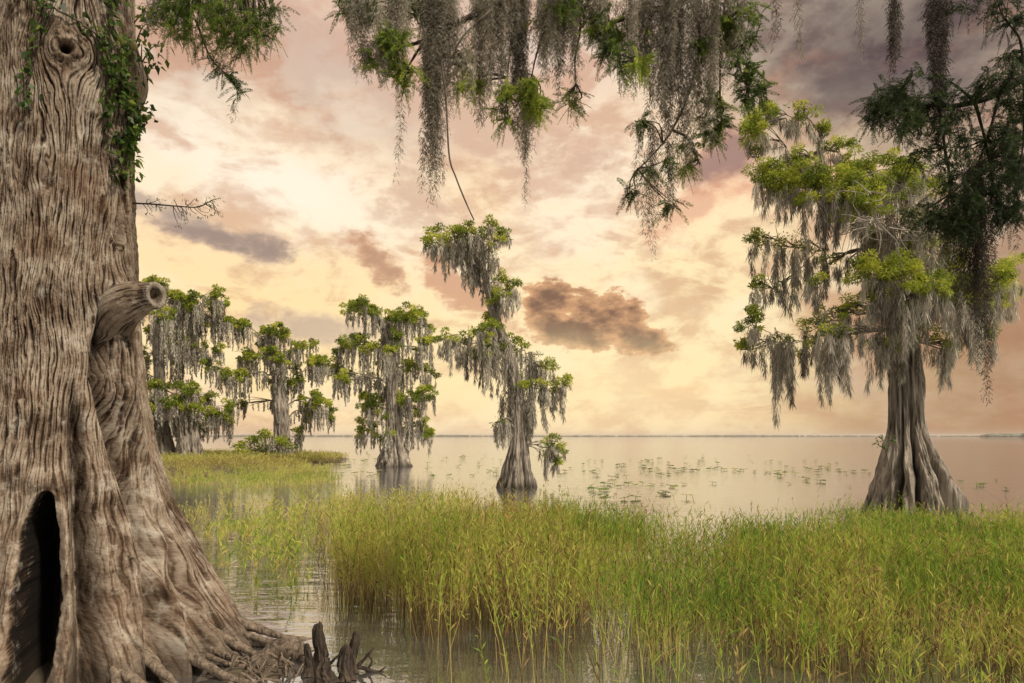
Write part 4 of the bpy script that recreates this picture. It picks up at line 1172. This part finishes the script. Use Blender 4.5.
def base_pts(n, px0, px1, y0f, y1f, keep=None, dens_area=True):
    """points on the water whose foot is seen between two photo rows, spread evenly over the ground"""
    out = []
    while sum(len(o) for o in out) < n:
        m = 60000
        Ymin, Ymax = CAMH * F / (y1f - HY), CAMH * F / (y0f - HY)
        Y = np.sqrt(rng.uniform(Ymin ** 2, Ymax ** 2, m))
        px = rng.uniform(px0, px1, m)
        py = HY + CAMH * F / Y
        P = np.stack([(px - CX) / F * Y, Y, 0 * Y], 1)
        k = np.ones(m, bool) if keep is None else keep(px, py, P)
        out.append(P[k])
    return np.vstack(out)[:n]


rng = np.random.default_rng(151)


def keep_bed(px, py, P):
    wob = (fbm(P[:, 0] * 1.7, P[:, 1] * 1.2, 71, 3) - .5)
    front = np.interp(px, [300, 330, 400, 500, 620, 720, 800, 1200], [572, 600, 630, 648, 656, 664, 676, 700]) + wob * 70
    back = np.interp(px, [300, 330, 420, 560, 760, 900, 1200], [562, 554, 550, 549, 551, 548, 545]) + wob * 14
    patch = fbm(P[:, 0] * .9 + 30, P[:, 1] * .9, 72, 3)
    dn = np.clip((patch - .30) / .25, .06, 1) * np.interp(py, [540, 590, 650, 700, 760], [1, 1, .9, .8, .7])
    stray = (rng.random(len(px)) < .085 * np.clip((px - 400 + wob * 160) / 260, 0, 1)) & (py < 760)
    return ((py < front) | stray) & (py > back) & (px > 318 + np.abs(fbm(P[:, 1] * 1.6, P[:, 0] * 0 + 4, 77, 3) - .45) * 150 + rng.normal(size=len(px)) * 9) & (rng.random(len(px)) < dn)


pts = base_pts(13500, 300, 1220, 540, 800, keep_bed)
patch = fbm(pts[:, 0] * .7 + 11, pts[:, 1] * .7, 81, 3)
tn = np.clip(.68 + (patch - .5) * .9 + rng.normal(size=len(pts)) * .13, .02, .86)
pyp = HY + CAMH * F / pts[:, 1]
dead = rng.random(len(pts)) < np.interp(pyp, [550, 620, 680], [.05, .10, .30]); tn[dead] = rng.random(dead.sum()) * .25
h = .64 + .22 * (fbm(pts[:, 0] * .6, pts[:, 1] * .6, 82, 2) - .5) * 2 + rng.normal(size=len(pts)) * .12
h = h * np.interp((pts[:, 0] / pts[:, 1]) * F + CX, [560, 760, 900, 1020], [1, .92, .80, .72])
h = np.clip(h + np.where(rng.random(len(pts)) < .12, .14, 0), .3, 1.15)
reeds('reed_bed', 'dense bed of leafy green reeds standing in the shallow water in front', pts, h, M['reed'], 11, .10, .0092, .0052, tn, heads=.16)


pts = base_pts(750, 300, 1220, 545, 760, keep_bed)
reeds('dead_reeds', 'bent straw coloured dead stalks leaning through the reed bed', pts, np.clip(.62 + rng.normal(size=len(pts)) * .16, .2, 1.0), M['reed'], 4, .13, .009, .006, np.clip(.17 + rng.normal(size=len(pts)) * .09, .02, .36), .42)


def keep_left(px, py, P):
    n1 = fbm(P[:, 0] * 1.3, P[:, 1] * .8, 73, 3)
    return (n1 > .54) & (px < np.interp(py, [545, 610], [320, 300])) & (px > np.interp(py, [545, 610], [205, 240]))
pts = base_pts(170, 200, 325, 535, 615, keep_left)
reeds('reed_clumps', 'loose clumps of young reeds in the gap between giant trunk and reed bed', pts, np.clip(.34 + rng.normal(size=len(pts)) * .12, .1, .65), M['reed'], 7, .14, .016, .006, np.clip(.66 + rng.normal(size=len(pts)) * .15, 0, 1), .16)


def keep_mid(px, py, P):
    n1 = fbm(P[:, 0] * .5, P[:, 1] * .22, 74, 3)
    lim = np.interp(py, [500, 545], [.56, .45])
    return (n1 > lim) & (px > 330)
pts = base_pts(520, 325, 470, 505, 556, keep_mid)
reeds('sparse_reeds', 'thin straw tipped reeds in the water before the round crowned cypress', pts, np.clip(.55 + rng.normal(size=len(pts)) * .12, .15, .9), M['marsh'], 6, .12, .018, .009, np.clip(.55 + rng.normal(size=len(pts)) * .2, 0, 1), .14)


def keep_marsh(px, py, P):
    n1 = fbm(P[:, 0] * .55, P[:, 1] * .16, 75, 3)
    lim = np.interp(py, [458, 474, 484, 500, 545], [.28, .40, .50, .53, .56])
    edge = np.interp(py, [458, 470, 490, 520, 545], [322, 335, 352, 345, 330])
    n2 = fbm(P[:, 0] * 2.2, P[:, 1] * 1.1, 79, 2)
    return (n1 > lim + .35 * np.clip((px - edge + 30) / 60, 0, 1)) & (px < edge + 12) & (n2 > .44)
pts = base_pts(4300, 120, 365, 463, 548, keep_marsh)
pts[:, 2] = np.maximum(ground_h(pts[:, 0], pts[:, 1]), 0)
reeds('marsh_grass', 'pale yellow green marsh grass spreading over the shallows towards the left trees', pts, np.clip(.30 + rng.normal(size=len(pts)) * .09, .08, .6), M['marsh'], 4, .16, .02, .012, np.clip(.5 + (fbm(pts[:, 0] * .2, pts[:, 1] * .1, 76, 2) - .5) * 1.2 + rng.normal(size=len(pts)) * .16, 0, 1), .12, seg=2)
def keep_shallows(px, py, P):
    n1 = fbm(P[:, 0] * .9, P[:, 1] * .3, 83, 3); n2 = fbm(P[:, 0] * 2.6, P[:, 1] * 1.2, 84, 2)
    edge = np.interp(py, [470, 490, 520, 545], [335, 350, 345, 330]) + (n1 - .5) * 60
    return (n1 + .5 * n2 > .85) & (px < edge)
pts = base_pts(600, 150, 365, 474, 545, keep_shallows)
reeds('shallow_water_grass', 'scattered thin grass standing in the glinting shallows left of the reed bed', pts, np.clip(.26 + rng.normal(size=len(pts)) * .09, .06, .5), M['marsh'], 5, .12, .013, .008, np.clip(.55 + rng.normal(size=len(pts)) * .16, 0, 1), .14, seg=2)
# grass on the bank under the left trees
n = 9000
P = np.stack([rng.uniform(-36, -12, n), rng.uniform(36, 58, n), np.zeros(n)], 1)
P[:, 2] = ground_h(P[:, 0], P[:, 1])
P = P[P[:, 2] > .0]
reeds('bank_grass', 'short grass covering the bank under the left trees', P, np.clip(.35 + rng.normal(size=len(P)) * .1, .1, .6), M['marsh'], 3, .22, .035, .03, np.clip(.55 + rng.normal(size=len(P)) * .16, 0, 1), .2, seg=2)
# a thin fringe of reeds round the right-hand cypress
pts = base_pts(260, 850, 1010, 520, 545, lambda px, py, P: rng.random(len(px)) < 1)
reeds('fringe_reeds', 'thin fringe of reeds round the foot of the stout right cypress', pts, np.clip(.24 + rng.normal(size=len(pts)) * .1, .08, .45), M['reed'], 6, .12, .016, .008, np.clip(.6 + rng.normal(size=len(pts)) * .15, 0, 1))

#SECTION_LILIES
# ------------------------------------------------------------------ lily pads, knees, driftwood
def lily_meshes():
    out = []
    for k in range(4):
        r_ = np.random.default_rng(200 + k)
        n = 14
        th = np.linspace(.25, 2 * np.pi - .25, n)
        rr = .13 * (1 + .12 * r_.normal(size=n) * .5)
        tilt = r_.uniform(.05, .35); az = r_.uniform(0, 6.28)
        z0 = .03 + .09 * r_.random()
        x, y = rr * np.cos(th), rr * np.sin(th) * .8
        z = z0 + .25 * (x ** 2 + y ** 2) ** .5 + tilt * (x * np.cos(az) + y * np.sin(az)) + .012 * np.sin(3 * th)
        V = [(0, 0, z0)] + list(zip(x, y, np.maximum(z * .7, .006)))
        # stalk under the blade
        Fq = [(0, i, i + 1) for i in range(1, n)]
        m0 = len(V)
        for a in range(3):
            V.append((.006 * math.cos(a * 2.1), .006 * math.sin(a * 2.1), z0 - .001)); V.append((.006 * math.cos(a * 2.1), .006 * math.sin(a * 2.1), -.05))
        for a in range(3):
            b = (a + 1) % 3
            Fq += [(m0 + 2 * a, m0 + 2 * a + 1, m0 + 2 * b + 1), (m0 + 2 * a, m0 + 2 * b + 1, m0 + 2 * b)]
        tn = np.clip(np.full(len(V), .25 + .2 * k) + r_.normal(size=len(V)) * .1, 0, 1)
        o = mk('lily_pad', V, Fq, M['lily'], None, True, tn)
        out.append(o.data); bpy.data.objects.remove(o)
    return out
LM = lily_meshes()
rng = np.random.default_rng(171)


def lilies(n, px0, px1, y0, y1, label, group, size=1.0, line=None):
    made = 0
    while made < n:
        px, py = rng.uniform(px0, px1), rng.uniform(y0, y1)
        if line is not None:
            py = line(px) + rng.normal() * (y1 - y0) * .22
        Y = CAMH * F / (py - HY)
        p = W(px, py, Y)
        if fbm(np.array([p[0] * .5]), np.array([p[1] * .25]), 78, 2)[0] < .42: continue
        o = bpy.data.objects.new('lily_pad', LM[rng.integers(4)])
        COL.objects.link(o); o.location = (p[0], p[1], 0)
        s = size * rng.uniform(.75, 1.45); o.scale = (s, s, s); o.rotation_euler = (0, 0, rng.uniform(0, 6.28))
        tag(o, label, 'lily pad', group); made += 1
lilies(34, 590, 690, 484, 500, 'small green lily pad in the near patch just beyond the reed bed', 'lily pads just beyond the reed bed', 1.0)
lilies(110, 640, 885, 458, 486, 'small green lily pad on the open water left of the stout right cypress', 'lily pads on the open water left of the right cypress', 1.15, lambda px: 466 + (px - 640) * .03)
lilies(26, 560, 660, 460, 480, 'small green lily pad floating right of the slender cypress', 'lily pads right of the slender cypress', 1.2)
lilies(26, 425, 505, 455, 478, 'small green lily pad between the round crowned and the slender cypress', 'lily pads between the two middle cypresses', 1.3)
lilies(30, 300, 385, 452, 476, 'small green lily pad between the grassy bank and the round crowned cypress', 'lily pads off the tip of the bank', 1.4)
lilies(8, 958, 1010, 470, 492, 'small green lily pad right of the stout right cypress', 'lily pads right of the right cypress', 1.0)


def knee(px, py, hpx, rpx, label, seed, leanx=0.0):
    r_ = np.random.default_rng(seed)
    Y = CAMH * F / (py - HY); s = Y / F
    org = W(px, py, Y); H = hpx * s; R = rpx * s
    n, m = 40, 36
    t = np.linspace(-.12, 1, n); th = np.linspace(0, 2 * np.pi, m, endpoint=False)
    prof = np.interp(t, [-.12, 0, .15, .5, .85, .97, 1], [1.7, 1.4, 1.05, .9, .74, .58, .06])
    nz = fbm(np.cos(th)[None] * 2.4 + seed, np.sin(th)[None] * 2.4 + t[:, None] * 1.6, seed, 4) - .5
    fl = np.abs(fbm(th[None] * 3 + t[:, None] * .5, t[:, None] * 1.5 + np.zeros(m), seed + 3, 3) - .5)
    r = R * prof[:, None] * (1 + 1.3 * nz - .6 * np.clip(.12 - fl, 0, 1) / .12 * .6)
    cx = leanx * s * t ** 1.5 + R * .25 * np.sin(t * 5 + seed)
    top = (fbm(np.cos(th) * 2 + seed, np.sin(th) * 2, seed + 9, 2) - .5) * .34 * H
    V = np.stack([org[0] + cx[:, None] + r * np.cos(th), org[1] + r * np.sin(th), (t * H)[:, None] + top[None] * np.clip(t, 0, 1)[:, None] ** 3], -1)
    i = np.arange(n - 1)[:, None]; j = np.arange(m)[None]; j2 = (j + 1) % m
    Q = np.stack([i * m + j, i * m + j2, (i + 1) * m + j2, (i + 1) * m + j], -1).reshape(-1, 4)
    o = mk('cypress_knee', V.reshape(-1, 3), Q, M['knee'], None, True, origin=org, loc=tuple(org))
    return tag(o, label, 'cypress knee', 'cypress knees by the giant trunk')
knee(308, 676, 30, 5, 'thin pointed dark cypress knee nearest the giant roots', 301)
knee(319, 668, 42, 6.5, 'tallest dark cypress knee of the left pair', 302, 1)
knee(324, 684, 24, 8.5, 'stubby cypress knee in front of the tallest one', 303)
knee(346, 680, 34, 7, 'broad cypress knee of the right hand pair', 304, -2)
knee(352, 672, 38, 5.5, 'slim spike topped cypress knee of the right hand pair', 305, 2)


def driftwood():
    org = W(352, 676, CAMH * F / 240)
    root = thing('driftwood_branch', 'dark wet driftwood branch lying in the water by the right hand knees', 'driftwood', org)
    a = Acc()
    Y = CAMH * F / 236
    for pts, r0 in [([(340, 684), (356, 668), (372, 671), (384, 673)], .022), ([(356, 668), (368, 655), (374, 648)], .014), ([(360, 676), (375, 674), (386, 667)], .014), ([(326, 668), (338, 656), (348, 652)], .012), ([(366, 672), (372, 661), (366, 654)], .010)]:
        P = smooth_path([W(px, py, Y) for px, py in pts], 16)
        tube(a, P, np.linspace(r0, r0 * .4, 16), 7, rough=.4, seed=4)
    clean_caps(a.build('branch', M['knee'], root, org, True))
driftwood()


def mud_log():
    org = W(290, 662, CAMH * F / 226)
    a = Acc()
    Y = CAMH * F / 222
    P = smooth_path([W(252, 668, Y - .1), W(272, 654, Y), W(290, 648, Y), W(304, 656, Y)], 26)
    tube(a, P, np.interp(np.linspace(0, 1, 26), [0, .3, .8, 1], [.06, .085, .07, .05]), 14, rough=.35, seed=44)
    o = a.build('rotting_log', M['root'], None, org, True); o.location = tuple(org); clean_caps(o)
    tag(o, 'short rotting log lying against the giant trunk roots', 'log')
mud_log()


def sapling():
    """a sprig growing from the flank of the right-hand cypress"""
    global rng
    rng = np.random.default_rng(181)
    Y = 13.4
    org = W(888, 458, Y)
    root = thing('sapling', 'tiny leafy sprig growing on the left flank of the stout right cypress', 'sapling', org)
    a, f = Acc(), Acc()
    for pts in ([(890, 470), (886, 452), (882, 438)], [(886, 452), (890, 444), (893, 440)], [(886, 450), (880, 446), (877, 444)]):
        tube(a, smooth_path([W(x, y, Y) for x, y in pts], 8), np.linspace(.012, .005, 8), 5)
    for (x, y) in [(882, 438), (893, 440), (877, 444), (884, 446)]:
        n = 16
        diamonds(f, W(x, y, Y) + rng.normal(size=(n, 3)) * .03, rng.normal(size=(n, 3)), .07, .03, .4 + .2 * rng.random(n))
    a.build('stem', M['twig'], root, org, True); f.build('foliage', M['vine'], root, org)
sapling()

#SECTION_SKY
# ------------------------------------------------------------------ sky
SUN_EL, SUN_AZ = math.radians(50), math.radians(128)     # azimuth clockwise from the view direction (+Y)


def build_world():
    w = bpy.data.worlds.new('World'); S.world = w; w.use_nodes = True
    nt = w.node_tree; nt.nodes.clear()
    L = nt.links.new
    def node(t, **k):
        n = nt.nodes.new(t)
        for a, b in k.items(): setattr(n, a, b)
        return n
    def math_(op, a, b=None, c=None, clamp=False):
        n = node('ShaderNodeMath', operation=op); n.use_clamp = clamp
        for i, v in enumerate((a, b, c)):
            if v is None: continue
            if isinstance(v, (int, float)): n.inputs[i].default_value = v
            else: L(v, n.inputs[i])
        return n.outputs[0]
    def mixc(f, a, b):
        n = node('ShaderNodeMix', data_type='RGBA')
        if isinstance(f, (int, float)): n.inputs[0].default_value = f
        else: L(f, n.inputs[0])
        for i, v in ((6, a), (7, b)):
            if isinstance(v, tuple): n.inputs[i].default_value = v
            else: L(v, n.inputs[i])
        return n.outputs[2]
    def mapr(v, a, b, c, d, smooth=True):
        n = node('ShaderNodeMapRange'); n.interpolation_type = 'SMOOTHSTEP' if smooth else 'LINEAR'
        L(v, n.inputs[0])
        for i, q in enumerate((a, b, c, d)): n.inputs[i + 1].default_value = q
        return n.outputs[0]
    tc = node('ShaderNodeTexCoord'); D = tc.outputs['Generated']
    sp = node('ShaderNodeSeparateXYZ'); L(D, sp.inputs[0])
    x, y, z = sp.outputs
    az = math_('ARCTAN2', x, y)
    el = math_('ARCSINE', z)
    # cloud texture, drawn out along the horizon
    mp = mapping(nt, D, (1, 1, 2.0))
    nA = noise_node(nt, mp, 3.2, 6, .58, .35)
    mp2 = mapping(nt, D, (1.3, 1.3, 3.0))
    nB = noise_node(nt, mp2, 5.5, 7, .6, .5)
    mp3 = mapping(nt, D, (1, 1, 1.7))
    nC = noise_node(nt, mp3, 14, 8, .66, .2)
    azw = math_('ADD', az, math_('MULTIPLY_ADD', nB, .16, math_('MULTIPLY_ADD', nC, .11, -.135)))
    elw = math_('ADD', el, math_('MULTIPLY_ADD', nA, .13, math_('MULTIPLY_ADD', nC, .10, -.115)))
    def ang(px, py):
        d = np.array([(px - CX) / F, 1, (HY - py) / F]); d /= np.linalg.norm(d)
        return math.atan2(d[0], d[1]), math.asin(d[2])
    def elv(py): return ang(512, py)[1]
    # base gradient by elevation
    def grad(stops):
        f = mapr(el, -.1, 1.5, 0, 1, False)
        return ramp(nt, [((e + .1) / 1.6, c) for e, c in stops], f)
    base = grad([(-.1, lin(200, 180, 155)), (0, lin(236, 204, 164)), (elv(415), lin(247, 214, 164)), (elv(380), lin(253, 224, 164)), (elv(320), lin(253, 222, 164)), (elv(220), lin(252, 224, 182)), (elv(130), lin(244, 216, 180)),
                 (elv(50), lin(228, 198, 174)), (elv(-60), lin(196, 172, 158)), (.9, lin(186, 178, 174)), (1.5, lin(196, 192, 190))])
    col = base
    def blob(col, px, py, rx, ry, rot, c, k, soft=1.0, warp=1.0):
        a0, e0 = ang(px, py)
        a1, _ = ang(px + rx, py); sa = abs(a1 - a0); _, e1 = ang(px, py - ry); se = abs(e1 - e0)
        A = math_('SUBTRACT', azw if warp else az, a0); E = math_('SUBTRACT', elw if warp else el, e0)
        cr, sr = math.cos(math.radians(rot)), math.sin(math.radians(rot))
        u = math_('MULTIPLY_ADD', A, cr / sa, math_('MULTIPLY', E, sr / sa))
        v = math_('MULTIPLY_ADD', A, -sr / se, math_('MULTIPLY', E, cr / se))
        d = math_('SQRT', math_('MULTIPLY_ADD', u, u, math_('MULTIPLY', v, v)))
        f = mapr(d, max(0.0, 1 - soft), 1 + soft * .6, k, 0)
        return mixc(f, col, c)
    #BLOBS
    nF = noise_node(nt, mapping(nt, D, (1, 1, 1.5)), 9.5, 9, .6, .0)
    nG = noise_node(nt, mapping(nt, D, (1.2, 1.2, 2.2)), 22, 8, .62, .2)
    def lobe(px, py, rx, ry, rot):
        a0, e0 = ang(px, py)
        a1, _ = ang(px + rx, py); sa = abs(a1 - a0); _, e1 = ang(px, py - ry); se = abs(e1 - e0)
        A = math_('SUBTRACT', az, a0); E = math_('SUBTRACT', el, e0)
        cr, sr = math.cos(math.radians(rot)), math.sin(math.radians(rot))
        u = math_('MULTIPLY_ADD', A, cr / sa, math_('MULTIPLY', E, sr / sa))
        v = math_('MULTIPLY_ADD', A, -sr / se, math_('MULTIPLY', E, cr / se))
        return math_('SUBTRACT', 1, math_('SQRT', math_('MULTIPLY_ADD', u, u, math_('MULTIPLY', v, v))))
    def cloud(col, px, py, rx, ry, rot, dark, edge, k=1.0, amp=2.2, sharp=.32, more=()):
        d = lobe(px, py, rx, ry, rot)
        for m_ in more:
            mx_ = node('ShaderNodeMath', operation='SMOOTH_MAX'); L(d, mx_.inputs[0]); L(lobe(*m_), mx_.inputs[1]); mx_.inputs[2].default_value = .35
            d = mx_.outputs[0]
        de = math_('MULTIPLY_ADD', nF, amp, math_('MULTIPLY_ADD', nG, amp * .6, math_('ADD', -amp * .80, d)))
        f = mapr(de, 0, sharp, 0, k)
        g = mapr(math_('MULTIPLY_ADD', nG, .9, de), .25, 1.25, 0, 1)
        return mixc(f, col, mixc(g, edge, dark))
    # broad tones
    col = blob(col, 1010, 330, 330, 180, 0, lin(146, 104, 78), .97, 1.0)
    col = blob(col, 900, 420, 210, 60, 0, lin(182, 132, 86), .9, 1.0)
    col = blob(col, 880, 30, 260, 140, -12, lin(92, 76, 78), .98, .95)
    col = blob(col, 1020, 180, 130, 130, 0, lin(150, 116, 106), .7, 1.0)
    col = blob(col, 800, 185, 120, 26, -8, lin(232, 166, 130), .75, 1.0)
    col = blob(col, 300, 30, 280, 80, -14, lin(206, 160, 138), .85, 1.0)
    col = blob(col, 340, 95, 120, 50, -22, lin(206, 188, 172), .7, 1.0)
    col = blob(col, 170, 70, 80, 70, 0, lin(184, 160, 148), .65, 1.0)
    col = blob(col, 560, 40, 150, 60, 0, lin(226, 206, 192), .7, 1.0)
    # glow and bright drifts
    col = blob(col, 620, 340, 300, 130, 0, lin(255, 234, 186), .8, 1.0)
    col = blob(col, 270, 180, 200, 55, -14, lin(254, 240, 218), .95, 1.0)
    col = blob(col, 590, 180, 80, 80, 0, lin(254, 236, 210), .85, 1.0)
    # layers of broken cloud
    tx = mapr(math_('MULTIPLY_ADD', nB, .7, math_('MULTIPLY', nG, .3)), .46, .60, 0, .72)
    col = mixc(tx, col, mixc(.8, col, lin(196, 142, 112)))
    tl = mapr(math_('MULTIPLY_ADD', nF, .6, math_('MULTIPLY', nA, .45)), .50, .64, 0, .6)
    col = mixc(tl, col, mixc(.6, col, lin(255, 238, 208)))
    # the separate darker clouds
    col = cloud(col, 490, 130, 150, 60, -10, lin(212, 178, 154), lin(240, 212, 184), .8, 2.6, .8)
    col = cloud(col, 430, 210, 90, 40, -20, lin(216, 184, 158), lin(244, 214, 182), .7, 2.6, .8)
    col = cloud(col, 725, 158, 50, 36, 25, lin(156, 120, 112), lin(232, 160, 124), .9, 2.2, .7)
    col = cloud(col, 690, 212, 80, 22, 20, lin(222, 164, 132), lin(246, 196, 154), .7, 2.2, .6)
    col = cloud(col, 214, 236, 92, 20, -7, lin(158, 138, 126), lin(214, 184, 158), .97, 1.8, .45)
    col = cloud(col, 160, 208, 70, 14, -10, lin(176, 156, 142), lin(224, 196, 170), .8, 1.8, .6)
    col = cloud(col, 378, 262, 46, 24, -35, lin(186, 142, 114), lin(240, 196, 156), .92, 2.2, .5)
    col = cloud(col, 318, 330, 100, 22, -6, lin(196, 172, 150), lin(236, 204, 172), .85, 2.0, .7)
    col = cloud(col, 466, 290, 70, 26, -25, lin(206, 154, 120), lin(246, 202, 160), .85, 3.0, .6)
    col = cloud(col, 596, 316, 62, 30, -24, lin(130, 100, 80), lin(232, 178, 130), 1.0, 2.0, .17, ((552, 303, 46, 26, -15), (640, 338, 40, 20, -18), (580, 330, 60, 20, -14)))
    col = cloud(col, 680, 392, 40, 10, 0, lin(230, 184, 140), lin(248, 212, 166), .8, 2.2, .6)
    col = cloud(col, 900, 90, 160, 60, -10, lin(96, 82, 84), lin(150, 122, 116), .7, 2.6, .9)
    col = blob(col, 560, 395, 300, 60, 0, lin(255, 228, 174), .55, 1.0)
    col = blob(col, 980, 390, 230, 110, 0, lin(158, 120, 88), .6, 1.0)
    col = blob(col, 900, 10, 230, 110, -10, lin(84, 68, 70), .6, 1.0)
    col = cloud(col, 900, 330, 200, 40, 0, lin(170, 124, 92), lin(206, 154, 116), .6, 2.6, .8)
    # rim light on broken edges
    sky = node('ShaderNodeTexSky', sky_type='NISHITA'); sky.sun_disc = False
    sky.sun_elevation = SUN_EL; sky.sun_rotation = SUN_AZ
    GAIN = 1.0 / .1
    # unseen sky behind the viewer, brightened to throw fill light on the tree fronts
    back = mapr(y, .35, -.6, 0, 1)
    col = mixc(math_('MULTIPLY', back, .85), col, lin(246, 238, 228, .8))
    sc = node('ShaderNodeMix', data_type='RGBA', blend_type='MULTIPLY'); sc.inputs[0].default_value = 1
    L(col, sc.inputs[6]); sc.inputs[7].default_value = (GAIN, GAIN, GAIN, 1)
    fin = mixc(.99, sky.outputs[0], sc.outputs[2])
    bg = node('ShaderNodeBackground'); bg.inputs[1].default_value = .1
    L(fin, bg.inputs[0])
    out = node('ShaderNodeOutputWorld'); L(bg.outputs[0], out.inputs[0])
build_world()

def haze():
    m, nt, out = new_mat('lake_haze')
    v = nt.nodes.new('ShaderNodeVolumePrincipled')
    v.inputs['Color'].default_value = c4(.95, .90, .84); v.inputs['Density'].default_value = .00014; v.inputs['Anisotropy'].default_value = .2
    nt.links.new(v.outputs[0], out.inputs['Volume'])
    x0, x1, y0, y1, z0, z1 = -6200, 6200, -420, 8100, -1.8, 16
    V = [(x, y, z) for x in (x0, x1) for y in (y0, y1) for z in (z0, z1)]
    Fc = [(0, 1, 3, 2), (4, 6, 7, 5), (0, 4, 5, 1), (2, 3, 7, 6), (0, 2, 6, 4), (1, 5, 7, 3)]
    tag(mk('haze', V, Fc, m), 'thin evening haze lying over the lake', None, None, 'stuff')
if HAZE: haze()

# ------------------------------------------------------------------ sun and camera
sl = bpy.data.lights.new('sun', 'SUN'); sl.energy = 4.4; sl.angle = math.radians(6); sl.color = (1.0, .90, .76)
so = bpy.data.objects.new('sun', sl); COL.objects.link(so)
dirv = np.array([math.sin(SUN_AZ) * math.cos(SUN_EL), math.cos(SUN_AZ) * math.cos(SUN_EL), math.sin(SUN_EL)])
from mathutils import Vector
so.rotation_euler = Vector(-dirv).to_track_quat('-Z', 'Y').to_euler()
so.location = tuple(dirv * 30)

cam = bpy.data.cameras.new('camera'); co = bpy.data.objects.new('camera', cam); COL.objects.link(co)
co.location = (0, 0, CAMH); co.rotation_euler = (math.radians(90), 0, 0)
cam.sensor_width = 36; cam.lens = 36 * F / 1024
cam.shift_y = (HY - 341.5) / 1024
cam.clip_start = .05; cam.clip_end = 20000
S.camera = co
S.view_settings.view_transform = 'Standard'; S.view_settings.look = 'None'
S.view_settings.exposure = 0.12; S.view_settings.gamma = 1; S.view_settings.use_curve_mapping = False
S.render.film_transparent = False
